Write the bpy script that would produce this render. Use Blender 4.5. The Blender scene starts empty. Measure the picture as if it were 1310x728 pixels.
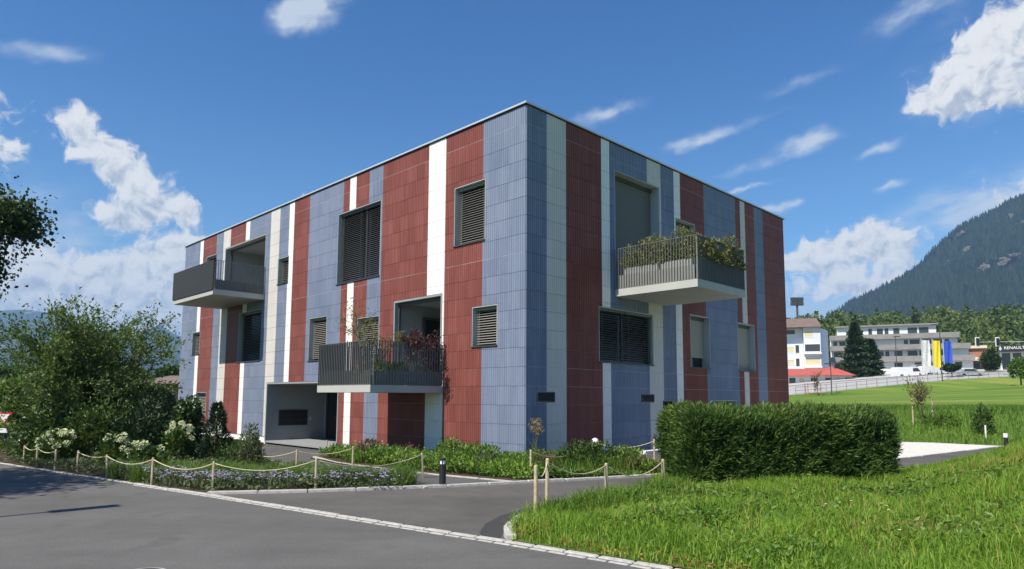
import bpy, bmesh, math, random
import numpy as np
from mathutils import Vector, Matrix, Quaternion
rad = math.radians
random.seed(7)
RNG = np.random.default_rng(11)
S = bpy.context.scene
COL = S.collection

# ------------------------------------------------------------------ camera
CAM_H = 1.625
PITCH = math.atan(84 / 857.0)
cam = bpy.data.cameras.new('camera')
cam.sensor_width = 36.0
cam.lens = 857.0 / 1310.0 * 36.0
cam.shift_y = 60.0 / 1310.0
cam.clip_start = 0.1
cam.clip_end = 30000
cam_o = bpy.data.objects.new('camera', cam)
COL.objects.link(cam_o)
cam_o.matrix_world = (Matrix.Translation((0, 0, CAM_H)) @ Matrix.Rotation(math.pi / 2 + PITCH, 4, 'X')
                      @ Matrix.Rotation(rad(0.30), 4, 'Z'))
S.camera = cam_o

# ------------------------------------------------------------------ exposure
S.view_settings.view_transform = 'Standard'
S.view_settings.look = 'None'
S.view_settings.exposure = 0.45
S.view_settings.gamma = 1.0
S.view_settings.use_curve_mapping = False
S.cycles.use_denoising = True
S.cycles.max_bounces = 7
S.cycles.diffuse_bounces = 3
S.cycles.glossy_bounces = 3
S.cycles.transmission_bounces = 4
S.cycles.transparent_max_bounces = 6
S.cycles.volume_bounces = 0

# ------------------------------------------------------------------ sun and sky
SUN_EL = rad(50.3)
sun_dir = Vector((-0.722 * math.cos(SUN_EL), -0.692 * math.cos(SUN_EL), math.sin(SUN_EL))).normalized()
sun = bpy.data.lights.new('sun', 'SUN')
sun.energy = 5.0
sun.angle = rad(0.53)
sun.color = (1.0, 0.925, 0.80)
sun_o = bpy.data.objects.new('sun', sun)
COL.objects.link(sun_o)
sun_o.rotation_euler = (-sun_dir).to_track_quat('-Z', 'Y').to_euler()
sun_o.location = (-30, -30, 60)

SKY_STRENGTH = 0.066
world = bpy.data.worlds.new('World')
S.world = world
world.use_nodes = True
wt = world.node_tree
wt.nodes.clear()


class NT:
    """tiny helper to write node trees"""
    def __init__(self, tree):
        self.t = tree

    def n(self, kind, **kw):
        nd = self.t.nodes.new(kind)
        for k, v in kw.items():
            setattr(nd, k, v)
        return nd

    def link(self, a, b):
        self.t.links.new(a, b)

    def val(self, sock, v):
        if isinstance(v, bpy.types.NodeSocket):
            self.link(v, sock)
        else:
            sock.default_value = v

    def m(self, op, a, b=0.0, c=0.0, clamp=False):
        nd = self.n('ShaderNodeMath', operation=op, use_clamp=clamp)
        for i, v in enumerate((a, b, c)):
            self.val(nd.inputs[i], v)
        return nd.outputs[0]

    def vm(self, op, a, b=(0, 0, 0), out=0):
        nd = self.n('ShaderNodeVectorMath', operation=op)
        self.val(nd.inputs[0], a)
        self.val(nd.inputs[1], b)
        return nd.outputs['Value'] if op in ('DOT_PRODUCT', 'LENGTH', 'DISTANCE') else nd.outputs[0]

    def noise(self, vec, scale, detail=3.0, rough=0.55, dist=0.0, color=False, dim='3D'):
        nd = self.n('ShaderNodeTexNoise', noise_dimensions=dim)
        if vec is not None:
            self.link(vec, nd.inputs['Vector'])
        nd.inputs['Scale'].default_value = scale
        nd.inputs['Detail'].default_value = detail
        nd.inputs['Roughness'].default_value = rough
        nd.inputs['Distortion'].default_value = dist
        return nd.outputs['Color'] if color else nd.outputs[0]

    def ramp(self, fac, stops, interp='LINEAR'):
        nd = self.n('ShaderNodeValToRGB')
        nd.color_ramp.interpolation = interp
        el = nd.color_ramp.elements
        while len(el) < len(stops):
            el.new(0.5)
        for e, (p, c) in zip(el, stops):
            e.position = p
            e.color = (*c, 1) if len(c) == 3 else c
        self.link(fac, nd.inputs[0])
        return nd.outputs[0]

    def smooth(self, x, lo, hi):
        nd = self.n('ShaderNodeMapRange', interpolation_type='SMOOTHSTEP')
        self.val(nd.inputs['Value'], x)
        nd.inputs['From Min'].default_value = lo
        nd.inputs['From Max'].default_value = hi
        return nd.outputs['Result']

    def mix(self, fac, a, b, blend='MIX'):
        nd = self.n('ShaderNodeMix', data_type='RGBA', blend_type=blend)
        self.val(nd.inputs[0], fac)
        for s, v in ((nd.inputs[6], a), (nd.inputs[7], b)):
            if isinstance(v, bpy.types.NodeSocket):
                self.link(v, s)
            else:
                s.default_value = (*v, 1) if len(v) == 3 else v
        return nd.outputs[2]


# sky: Nishita, with clouds placed by compass direction and height above the horizon
W = NT(wt)
sky = W.n('ShaderNodeTexSky', sky_type='NISHITA', sun_disc=False)
sky.sun_elevation = SUN_EL
sky.sun_rotation = math.atan2(sun_dir.x, sun_dir.y) % (2 * math.pi)
sky.altitude = 550
sky.air_density = 1.0
sky.dust_density = 0.35
sky.ozone_density = 2.2
tc = W.n('ShaderNodeTexCoord').outputs['Generated']
dirv = W.vm('NORMALIZE', tc)
sep = W.n('ShaderNodeSeparateXYZ')
W.link(dirv, sep.inputs[0])
az = W.m('MULTIPLY', W.m('ARCTAN2', sep.outputs[0], sep.outputs[1]), 57.2958)
el = W.m('MULTIPLY', W.m('ARCSINE', sep.outputs[2]), 57.2958)
cmb = W.n('ShaderNodeCombineXYZ')
W.link(az, cmb.inputs[0])
W.link(el, cmb.inputs[1])
azel = cmb.outputs[0]

# (azimuth, elevation, half width, half height, turn) in degrees, then weight
CUM = [(-34.0, 19.2, 1.3, 1.0, 0, .9), (-32.8, 17.6, 1.4, 1.0, 0, .95), (-31.2, 16.4, 1.5, 1.2, 0, .95), (-29.6, 15.4, 1.5, 1.3, 0, .95), (-28.0, 14.4, 1.4, 1.0, 0, .9), (-26.2, 13.9, 1.0, .6, 0, .8),
       (-32.0, 13.4, 1.3, .6, 0, .6), (-30.6, 13.0, 1.6, .7, 0, .75), (-40.0, 18.8, 2.0, 1.3, 0, .95),
       (-38.2, 16.4, 1.2, .9, 0, .85), (-39.8, 12.4, 2.0, 1.0, 0, .8), (-37.2, 10.7, 1.6, .6, 0, .6),
       (-25.6, 11.7, 1.5, 1.1, 0, 1.05), (-27.4, 10.4, 2.0, 1.2, 0, 1.05), (-29.8, 9.0, 2.2, 1.2, 0, 1.0), (-33.4, 8.8, 2.6, 1.2, 0, .95), (-38.0, 7.8, 3.0, 1.5, 0, .95), (-31.0, 7.0, 4.6, 1.0, 0, .85),
       (-35.0, 4.9, 3.4, .9, 0, .95), (-28.2, 5.6, 3.4, 1.0, 0, .9), (-24.2, 7.8, 2.6, 1.0, 0, .9), (-40.0, 10.6, 2.4, 1.2, 0, .85), (-46.0, 8.0, 5.0, 3.0, 0, 1.0),
       (-16.3, 15.7, 1.2, .5, 12, .8), (-14.3, 16.5, 1.0, .4, 12, .7),
       (28.6, 12.4, 1.7, 1.0, 20, 1.0), (26.4, 11.3, 2.2, .9, 15, .95), (24.4, 10.9, 1.6, .7, 0, .9), (22.6, 10.6, 1.6, .5, 0, .7),
       (30.5, 11.0, 1.8, .9, -10, .75), (26.0, 8.8, 4.5, 1.1, 0, .75), (30.5, 8.6, 3.0, .9, 0, .65),
       (37.4, 22.9, 2.8, 1.9, 25, .9), (35.0, 22.0, 2.2, 1.3, 25, .9), (33.2, 21.0, 1.8, .7, 25, .75), (39.8, 24.6, 2.4, 2.0, 0, .95), (38.5, 20.7, 3.0, 1.1, 10, .8), (36.5, 24.6, 1.5, .9, 20, .6),
       (40.5, 14.2, 3, 1.0, 0, .8), (46, 12, 6, 3, 0, .9), (-52, 16, 6, 4, 0, .95), (58, 16, 7, 4, 10, .9),
       (75, 24, 7, 5, 0, 1), (92, 13, 9, 4, 0, 1), (118, 24, 7, 4, 0, 1), (132, 15, 9, 4, 0, 1), (172, 14, 9, 4, 0, 1),  # this row and the next: unseen clouds, added for neutral fill light
       (-72, 22, 7, 5, 0, 1), (-88, 12, 8, 4, 0, 1), (-108, 18, 8, 5, 0, .9), (-160, 16, 9, 4, 0, 1)]
THIN = [(-19.6, 29.0, 1.1, .8, 0, 1.0), (-18.2, 30.2, 1.4, .9, 0, .95), (-16.8, 31.4, 1.7, 1.0, 0, .85), (-15.0, 32.6, 1.9, 1.1, 0, .8), (-17.5, 29.2, 1.6, .7, 0, .35), (-36.0, 23.3, 2.6, .6, -14, .55),
        (8.3, 23.4, 2.3, .5, 2, .9), (15.8, 20.7, 1.9, .45, 14, .8), (24.4, 19.7, 1.7, .6, 5, 1.0), (21.2, 18.6, 3.2, .35, 22, .55),
        (29.6, 18.4, 1.3, .3, 20, .6), (32.5, 27.3, 3.2, .9, 22, .5), (18.8, 16.6, 2.2, .18, 3, .7), (20.8, 14.8, 1.4, .35, 18, .95),
        (22.9, 15.2, .8, .25, 25, .8), (30.2, 15.7, .8, .25, 25, .7), (35.5, 13.6, 5.5, 1.6, 12, .75), (24.0, 24.0, 3.0, .45, 22, .4), (19, 21.5, 3.5, .4, 20, .35),
        (26, 7.0, 7.0, 2.4, 0, .75), (-32, 6.5, 9.0, 3.0, 0, .75), (-38, 11, 6.0, 3.0, 0, .55), (37, 22.5, 4.5, 2.8, 15, .55), (12.0, 17.9, 1.6, .3, 0, .3)]


def blob_sum(vec, blobs, relief=False):
    """sum of soft blobs; each step waits for the one before it, which keeps the node stack short"""
    tot, top = None, None
    for a0, e0, ra, re, rot, w in blobs:
        ra, re = ra * 1.25, re * 1.25
        src = vec
        if tot is not None:
            ch = W.n('ShaderNodeVectorMath', operation='MULTIPLY_ADD')
            W.link(tot, ch.inputs[0])
            ch.inputs[1].default_value = (1e-7, 1e-7, 0)
            W.link(vec, ch.inputs[2])
            src = ch.outputs[0]
        q = W.n('ShaderNodeVectorMath', operation='MULTIPLY_ADD')
        W.link(src, q.inputs[0])
        q.inputs[1].default_value = (1 / ra, 1 / re, 0)
        q.inputs[2].default_value = (-a0 / ra, -e0 / re, 0)
        d2 = W.vm('DOT_PRODUCT', q.outputs[0], q.outputs[0])
        g = W.m('POWER', 0.36788, d2)
        if relief:
            y_ = W.vm('DOT_PRODUCT', q.outputs[0], (-.35, .9, 0))
            top = W.m('MULTIPLY', y_, g) if top is None else W.m('MULTIPLY_ADD', y_, g, top)
        tot = W.m('MULTIPLY', g, w) if tot is None else W.m('MULTIPLY_ADD', g, w, tot)
    return (tot, top) if relief else tot


wob = W.vm('SUBTRACT', W.noise(azel, 0.42, 2.0, 0.5, color=True, dim='2D'), (.5, .5, .5))
vw = W.vm('ADD', azel, W.vm('MULTIPLY', wob, (2.0, 1.8, 0)))
cb, relief = blob_sum(vw, CUM, True)
cb = W.m('MINIMUM', cb, 1.15)


def billow(offset, detail):
    v = W.vm('ADD', vw, offset)
    fine = W.noise(v, 0.80, detail, 0.60, dim='2D')
    return W.m('MULTIPLY', fine, 1.40)


n0 = billow((0, 0, 0), 8.0)
n1 = billow((-0.35, 0.62, 0), 4.0)
c0 = W.m('ADD', W.m('ADD', cb, n0), -.715)
cov = W.smooth(c0, 0.32, 0.84)
grad = W.m('ADD', W.m('MULTIPLY', W.m('SUBTRACT', n0, n1), 1.1), W.m('MULTIPLY', relief, .36))
shade = W.smooth(grad, -0.66, 0.30)
ccol = W.ramp(shade, [(0.0, (5.0, 5.6, 6.6)), (0.35, (6.9, 7.4, 8.0)), (0.7, (9.0, 9.2, 9.4)), (1.0, (10.6, 10.5, 10.3))])
# thin wisps, drawn out along one slant
TILT = rad(11)
turn = W.n('ShaderNodeVectorRotate', rotation_type='Z_AXIS')
W.link(azel, turn.inputs['Vector'])
turn.inputs['Angle'].default_value = -TILT
slant = turn.outputs[0]
wisp = W.noise(W.vm('MULTIPLY', slant, (.5, 1.5, 0)), 0.5, 6.0, 0.6, 0.0, dim='2D')
wob2 = W.vm('MULTIPLY', W.vm('SUBTRACT', W.noise(azel, 0.5, 2.0, 0.55, color=True, dim='2D'), (.5, .5, .5)), (1.5, .9, 0))
tilted = [(a0 * math.cos(TILT) + e0 * math.sin(TILT), -a0 * math.sin(TILT) + e0 * math.cos(TILT), ra, re, 0, w) for a0, e0, ra, re, rot, w in THIN]
tb = blob_sum(W.vm('ADD', slant, wob2), tilted)
thin = W.m('MULTIPLY', W.smooth(W.m('MULTIPLY', tb, W.m('MULTIPLY_ADD', W.m('SUBTRACT', wisp, .5), 2.4, 1.0)), 0.08, 1.15), 0.85)
SKY_TINT = (0.42, 1.03, 1.62)
tint = W.mix(W.smooth(el, 9.0, 30.0), W.mix(W.smooth(el, 0.0, 12.0), (1.22, 1.30, 1.32), (.82, 1.36, 1.66)), SKY_TINT)
deep = W.mix(1.0, sky.outputs[0], tint, 'MULTIPLY')
skyc = W.mix(thin, deep, (7.6, 8.4, 9.4))
skyc = W.mix(W.m('MULTIPLY', cov, 0.96), skyc, ccol)
bg = W.n('ShaderNodeBackground')
bg.inputs['Strength'].default_value = SKY_STRENGTH
W.link(skyc, bg.inputs['Color'])
world.cycles.sampling_method = 'MANUAL'
world.cycles.sample_map_resolution = 512
wo = W.n('ShaderNodeOutputWorld')
W.link(bg.outputs[0], wo.inputs['Surface'])

# ------------------------------------------------------------------ helpers
S2 = math.sqrt(0.5)
KX, KY = 0.338, 16.915            # the building's corner on the ground
LEN_L, LEN_R = 24.4, 15.92
AV = np.array([-S2, S2])          # along the left facade, away from the corner
BV = np.array([S2, S2])           # along the right facade, away from the corner


def sstep(x):
    x = np.clip(x, 0, 1)
    return x * x * (3 - 2 * x)


def T(x, y):
    """height of the land"""
    x = np.asarray(x, float)
    y = np.asarray(y, float)
    ua = (x - KX) * AV[0] + (y - KY) * AV[1]
    ub = (x - KX) * BV[0] + (y - KY) * BV[1]
    dip = -0.26 * sstep((ua - 3) / 7) * sstep((ub + 6.5) / 4) * sstep((14 - x) / 4)
    w = sstep((x - 10.8) / 3.5)
    y0 = np.maximum(26.5 - .6 * (x - 12.6), 16)
    bank = 1.15 * sstep((y - y0) / 9)
    t = np.clip((y - 34) / 56, 0, 1)
    slope = t * (.45 + np.clip(x - .41 * y, -10, 60) * .062)
    shelf = 1.5 * sstep((y - 106) / 14)
    hill = np.clip(y - 185, 0, 260) * .17 + np.clip(y - 445, 0, 2000) * .02
    return dip + w * (bank + slope + shelf + hill * sstep((x + 40) / 120))


def LH(x, y):
    """lawn height above the pavement"""
    x = np.asarray(x, float)
    y = np.asarray(y, float)
    q = np.clip((x - .45 * y - 1.3) / 3, 0, 1.6)
    back = 15.5 + .42 * np.clip(x - 8, 0, 30)
    return .022 + .62 * q ** 1.3 * sstep((back - y) / 2.2) + .02 * (1 + np.sin(x * 2.1) * np.cos(y * 1.7)) * sstep((y - (6.9 - .73 * (x - 1.3))) / 1.0)


FPX = 857.0
_cr, _sr = math.cos(rad(.3)), math.sin(rad(.3))


def P(px, py, Y):
    """the point at distance Y in front of the place where the picture was taken, seen at (px, py)"""
    dx, dy = px - 655.0, 424.0 - py
    a, b = _cr * dx - _sr * dy, _sr * dx + _cr * dy
    v = Vector((a, FPX * math.cos(PITCH) - b * math.sin(PITCH), FPX * math.sin(PITCH) + b * math.cos(PITCH)))
    v *= Y / v.y
    return Vector((v.x, v.y, v.z + CAM_H))


def tag(o, label=None, cat=None, group=None, kind=None):
    if label: o['label'] = label
    if cat: o['category'] = cat
    if group: o['group'] = group
    if kind: o['kind'] = kind
    return o


def empty(name, loc=(0, 0, 0), rz=0.0):
    o = bpy.data.objects.new(name, None)
    o.empty_display_size = 0.3
    COL.objects.link(o)
    o.location = loc
    o.rotation_euler = (0, 0, rz)
    return o


def link(name, me, parent=None, loc=None, rz=0.0):
    o = bpy.data.objects.new(name, me)
    COL.objects.link(o)
    if parent is not None:
        o.parent = parent
    if loc is not None:
        o.location = loc
    if rz:
        o.rotation_euler = (0, 0, rz)
    return o


class MB:
    """collects polygons, then makes one mesh"""
    def __init__(self):
        self.v, self.f, self.mi, self.cur = [], [], [], 0

    def poly(self, pts):
        i = len(self.v)
        self.v += [tuple(p) for p in pts]
        self.f.append(tuple(range(i, i + len(pts))))
        self.mi.append(self.cur)
        return self

    def hexa(self, c):
        """c: 8 corners, bottom ring then top ring"""
        i = len(self.v)
        self.v += [tuple(p) for p in c]
        for q in ((3, 2, 1, 0), (4, 5, 6, 7), (0, 1, 5, 4), (1, 2, 6, 5), (2, 3, 7, 6), (3, 0, 4, 7)):
            self.f.append(tuple(i + k for k in q))
            self.mi.append(self.cur)
        return self

    def box(self, x0, x1, y0, y1, z0, z1):
        return self.hexa([(x0, y0, z0), (x1, y0, z0), (x1, y1, z0), (x0, y1, z0),
                          (x0, y0, z1), (x1, y0, z1), (x1, y1, z1), (x0, y1, z1)])

    def fbox(self, F, u0, u1, d0, d1, z0, z1):
        return self.hexa([F(u0, d0, z0), F(u1, d0, z0), F(u1, d1, z0), F(u0, d1, z0),
                          F(u0, d0, z1), F(u1, d0, z1), F(u1, d1, z1), F(u0, d1, z1)])

    def tube(self, pts, radii, n=6, cap=True):
        pts = [Vector(p) for p in pts]
        base = len(self.v)
        for k, p in enumerate(pts):
            t = (pts[min(k + 1, len(pts) - 1)] - pts[max(k - 1, 0)])
            if t.length < 1e-9: t = Vector((0, 0, 1))
            t.normalize()
            ref = Vector((0, 0, 1)) if abs(t.z) < .9 else Vector((1, 0, 0))
            s = t.cross(ref).normalized()
            q = t.cross(s)
            r = radii[k] if hasattr(radii, '__len__') else radii
            for j in range(n):
                a = 2 * math.pi * j / n
                self.v.append(tuple(p + s * (math.cos(a) * r) + q * (math.sin(a) * r)))
        for k in range(len(pts) - 1):
            for j in range(n):
                a, b = base + k * n + j, base + k * n + (j + 1) % n
                self.f.append((a, b, b + n, a + n))
                self.mi.append(self.cur)
        if cap:
            self.f.append(tuple(base + j for j in range(n))[::-1])
            self.f.append(tuple(base + (len(pts) - 1) * n + j for j in range(n)))
            self.mi += [self.cur] * 2
        return self

    def lathe(self, prof, n=12, c=(0, 0, 0)):
        base = len(self.v)
        for r, z in prof:
            for j in range(n):
                a = 2 * math.pi * j / n
                self.v.append((c[0] + r * math.cos(a), c[1] + r * math.sin(a), c[2] + z))
        for k in range(len(prof) - 1):
            for j in range(n):
                a, b = base + k * n + j, base + k * n + (j + 1) % n
                self.f.append((a, b, b + n, a + n))
                self.mi.append(self.cur)
        self.f.append(tuple(base + j for j in range(n))[::-1])
        self.f.append(tuple(base + (len(prof) - 1) * n + j for j in range(n)))
        self.mi += [self.cur] * 2
        return self

    def mesh(self, name, mats, smooth=False):
        me = bpy.data.meshes.new(name)
        me.from_pydata(self.v, [], self.f)
        for m_ in (mats if isinstance(mats, (list, tuple)) else [mats]):
            me.materials.append(m_)
        me.polygons.foreach_set('material_index', self.mi)
        if smooth:
            me.polygons.foreach_set('use_smooth', [True] * len(self.f))
        me.update()
        return me

    def build(self, name, mats, parent=None, loc=None, rz=0.0, smooth=False):
        return link(name, self.mesh(name, mats, smooth), parent, loc, rz)


def np_mesh(name, V, F, mat, var=None, smooth=False):
    """triangles from numpy arrays, with a random number for each face"""
    me = bpy.data.meshes.new(name)
    V = np.ascontiguousarray(V, dtype=np.float32)
    F = np.ascontiguousarray(F, dtype=np.int32)
    me.vertices.add(len(V))
    me.vertices.foreach_set('co', V.ravel())
    nf, k = F.shape
    me.loops.add(nf * k)
    me.loops.foreach_set('vertex_index', F.ravel())
    me.polygons.add(nf)
    me.polygons.foreach_set('loop_start', np.arange(0, nf * k, k, dtype=np.int32))
    if var is not None:
        at = me.attributes.new('var', 'FLOAT', 'FACE')
        at.data.foreach_set('value', np.ascontiguousarray(var, dtype=np.float32))
    if smooth:
        me.polygons.foreach_set('use_smooth', np.ones(nf, dtype=bool))
    for m_ in (mat if isinstance(mat, (list, tuple)) else [mat]):
        me.materials.append(m_)
    me.update(calc_edges=True)
    return me


def unit(v):
    return v / np.maximum(np.linalg.norm(v, axis=1, keepdims=True), 1e-9)


def rand_dirs(n, rng=None):
    return unit((rng or RNG).normal(size=(n, 3)))


def leaf_arrays(pts, dirs, size, ratio=.45, fold=.12, rng=None):
    """one folded leaf of two triangles at each point"""
    rng = rng or RNG
    n = len(pts)
    d = unit(dirs)
    side = unit(np.cross(d, rand_dirs(n, rng)))
    nor = np.cross(side, d)
    size = np.broadcast_to(np.asarray(size, float), (n,))[:, None]
    mid = pts + d * size * .45
    V = np.empty((n, 4, 3))
    V[:, 0] = pts
    V[:, 1] = mid + side * size * ratio * .5 + nor * size * fold
    V[:, 2] = pts + d * size
    V[:, 3] = mid - side * size * ratio * .5 + nor * size * fold
    i = np.arange(n)[:, None] * 4
    F = np.concatenate([i + np.array([[0, 1, 2]]), i + np.array([[0, 2, 3]])], axis=1).reshape(-1, 3)
    var = np.repeat(rng.random(n), 2)
    return V.reshape(-1, 3), F, var


def blade_arrays(pts, length, width, lean=.35, rng=None, up=1.0):
    rng = rng or RNG
    n = len(pts)
    a = rng.random(n) * 2 * math.pi
    side = np.stack([np.cos(a), np.sin(a), np.zeros(n)], 1)
    b = rng.random(n) * 2 * math.pi
    ln = (rng.random(n) ** .7 * lean)[:, None]
    out = np.stack([np.cos(b), np.sin(b), np.zeros(n)], 1) * ln
    upv = np.array([0, 0, up])
    length = np.broadcast_to(np.asarray(length, float), (n,))[:, None]
    width = np.broadcast_to(np.asarray(width, float), (n,))[:, None]
    V = np.empty((n, 5, 3))
    V[:, 0] = pts - side * width * .5
    V[:, 1] = pts + side * width * .5
    mid = pts + (upv * .6 + out * .35) * length
    V[:, 2] = mid - side * width * .38
    V[:, 3] = mid + side * width * .38
    V[:, 4] = pts + (upv * (1 - .35 * ln) + out * 1.25) * length
    i = np.arange(n)[:, None] * 5
    F = np.concatenate([i + np.array([[0, 1, 3]]), i + np.array([[0, 3, 2]]), i + np.array([[2, 3, 4]])], axis=1).reshape(-1, 3)
    return V.reshape(-1, 3), F, np.repeat(rng.random(n), 3)


def join_arrays(parts):
    Vs, Fs, vs, o = [], [], [], 0
    for V, F, v in parts:
        Vs.append(V)
        Fs.append(F + o)
        vs.append(v)
        o += len(V)
    return np.concatenate(Vs), np.concatenate(Fs), np.concatenate(vs)


def in_poly(x, y, poly):
    x = np.asarray(x)
    y = np.asarray(y)
    r = np.zeros(x.shape, bool)
    n = len(poly)
    for i in range(n):
        x1, y1 = poly[i]
        x2, y2 = poly[(i + 1) % n]
        if y1 == y2: continue
        c = ((y1 > y) != (y2 > y)) & (x < (x2 - x1) * (y - y1) / (y2 - y1) + x1)
        r ^= c
    return r


def scatter(poly, n, rng=None):
    rng = rng or RNG
    px = [p[0] for p in poly]
    py = [p[1] for p in poly]
    out = np.zeros((0, 2))
    while len(out) < n:
        q = np.stack([rng.uniform(min(px), max(px), n * 2), rng.uniform(min(py), max(py), n * 2)], 1)
        out = np.concatenate([out, q[in_poly(q[:, 0], q[:, 1], poly)]])
    return out[:n]


# ------------------------------------------------------------------ materials
def material(name):
    m_ = bpy.data.materials.new(name)
    m_.use_nodes = True
    t = NT(m_.node_tree)
    b = m_.node_tree.nodes['Principled BSDF']
    return m_, t, b


def bump(t, b, h, strength=.3, dist=.02):
    nd = t.n('ShaderNodeBump')
    nd.inputs['Strength'].default_value = strength
    nd.inputs['Distance'].default_value = dist
    t.link(h, nd.inputs['Height'])
    t.link(nd.outputs[0], b.inputs['Normal'])


def plain(name, col, rough=.6, metal=0.0, vary=.12, scale=6.0, spec=.5, bumps=0.0):
    """one colour with a little uneven wear"""
    m_, t, b = material(name)
    pos = t.n('ShaderNodeNewGeometry').outputs['Position']
    nz = t.noise(pos, scale, 5.0, .6)
    lo = tuple(c * (1 - vary) for c in col)
    hi = tuple(min(1, c * (1 + vary)) for c in col)
    t.link(t.ramp(nz, [(.3, lo), (.7, hi)]), b.inputs['Base Color'])
    b.inputs['Roughness'].default_value = rough
    b.inputs['Metallic'].default_value = metal
    b.inputs['Specular IOR Level'].default_value = spec
    if bumps:
        bump(t, b, t.noise(pos, scale * 8, 4.0, .6), bumps, .01)
    return m_


def leafmat(name, dark, mid, light, trans=.25, rough=.5, spec=.35):
    m_, t, b = material(name)
    at = t.n('ShaderNodeAttribute', attribute_name='var').outputs['Fac']
    pos = t.n('ShaderNodeNewGeometry').outputs['Position']
    big = t.noise(pos, 1.3, 3.0, .6)
    f = t.m('ADD', t.m('MULTIPLY', at, .65), t.m('MULTIPLY', t.m('SUBTRACT', big, .33), .9), clamp=True)
    c = t.ramp(f, [(0.05, dark), (.5, mid), (.95, light)])
    t.link(c, b.inputs['Base Color'])
    b.inputs['Roughness'].default_value = rough
    b.inputs['Specular IOR Level'].default_value = spec
    out = m_.node_tree.nodes['Material Output']
    tr = t.n('ShaderNodeBsdfTranslucent')
    t.link(t.mix(.5, c, (light[0] * 1.3, light[1] * 1.3, light[2] * .8)), tr.inputs['Color'])
    mx = t.n('ShaderNodeMixShader')
    mx.inputs[0].default_value = trans
    t.link(b.outputs[0], mx.inputs[1])
    t.link(tr.outputs[0], mx.inputs[2])
    t.link(mx.outputs[0], out.inputs['Surface'])
    return m_


def asphalt(name, base, warm=(1, 1, 1), patch=.25, crack=True):
    m_, t, b = material(name)
    pos = t.n('ShaderNodeNewGeometry').outputs['Position']
    speck = t.noise(pos, 42, 5.0, .85)
    blotch = t.noise(pos, .55, 6.0, .62, .4)
    stain = t.noise(pos, 2.3, 5.0, .7)
    k = t.m('ADD', t.m('MULTIPLY', t.m('SUBTRACT', speck, .25), 1.05), t.m('MULTIPLY', blotch, patch * 2))
    k = t.m('ADD', k, t.m('MULTIPLY', stain, patch * .8))
    lane = t.n('ShaderNodeMapping')
    t.link(pos, lane.inputs['Vector'])
    lane.inputs['Rotation'].default_value = (0, 0, rad(36))
    lane.inputs['Scale'].default_value = (.07, 1.1, 1)
    k = t.m('ADD', k, t.m('MULTIPLY', t.m('SUBTRACT', t.noise(lane.outputs[0], 1.0, 4.0, .6), .5), .34))
    spot = t.smooth(t.noise(pos, 1.1, 2.0, .4), .66, .72)
    k = t.m('SUBTRACT', k, t.m('MULTIPLY', spot, .10))
    c = t.ramp(k, [(.30, tuple(base * .55 * w for w in warm)), (.62, tuple(base * w for w in warm)), (1.0, tuple(base * 1.7 * w for w in warm))])
    if crack:
        vor = t.n('ShaderNodeTexVoronoi', feature='DISTANCE_TO_EDGE')
        vor.inputs['Scale'].default_value = .16
        wv = t.vm('ADD', pos, t.vm('MULTIPLY', t.noise(pos, 1.4, 5.0, .6, color=True), (1.6, 1.6, 0)))
        t.link(wv, vor.inputs['Vector'])
        ck = t.smooth(vor.outputs['Distance'], .0, .0035)
        gate = t.smooth(t.noise(pos, .35, 2.0), .45, .6)
        ck = t.m('SUBTRACT', 1.0, t.m('MULTIPLY', t.m('SUBTRACT', 1.0, ck), gate))
        c = t.mix(t.m('MULTIPLY', t.m('SUBTRACT', 1.0, ck), .6), c, (.035, .034, .032))
    t.link(c, b.inputs['Base Color'])
    b.inputs['Roughness'].default_value = .85
    b.inputs['Specular IOR Level'].default_value = .3
    bump(t, b, speck, .35, .006)
    return m_


def ground_mat(name, stops, scale=.8, fine=30.0, bmp=.5):
    m_, t, b = material(name)
    pos = t.n('ShaderNodeNewGeometry').outputs['Position']
    f = t.m('ADD', t.m('MULTIPLY', t.noise(pos, scale, 5.0, .65), .6), t.m('MULTIPLY', t.noise(pos, fine, 4.0, .7), .4))
    t.link(t.ramp(f, stops), b.inputs['Base Color'])
    b.inputs['Roughness'].default_value = .9
    b.inputs['Specular IOR Level'].default_value = .2
    bump(t, b, t.noise(pos, fine, 5.0, .7), bmp, .05)
    return m_


M_STREET = asphalt('street_asphalt', .110, (1.03, 1.0, .95), .24, False)
M_COURT = asphalt('court_asphalt', .082, (1.07, 1.0, .92), .3, False)
M_PATH = asphalt('path_asphalt', .105, (1.02, 1.0, .96), .2, False)
M_SEAM = asphalt('seam_asphalt', .055, (1, 1, 1), .2, False)
M_GRANITE = plain('granite', (.43, .415, .385), .8, vary=.22, scale=14, bumps=.5)
M_CONC = plain('concrete', (.42, .41, .39), .85, vary=.14, scale=3, bumps=.3)
M_PAD = plain('pale_gravel_paving', (.60, .575, .53), .9, vary=.12, scale=5, bumps=.6)
M_SOIL = ground_mat('soil', [(.3, (.035, .024, .015)), (.6, (.085, .06, .038)), (.8, (.15, .115, .075))], 2.0, 25)
M_TURF = ground_mat('turf', [(.3, (.05, .08, .014)), (.55, (.10, .15, .025)), (.8, (.17, .20, .05))], 1.2, 40)


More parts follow.
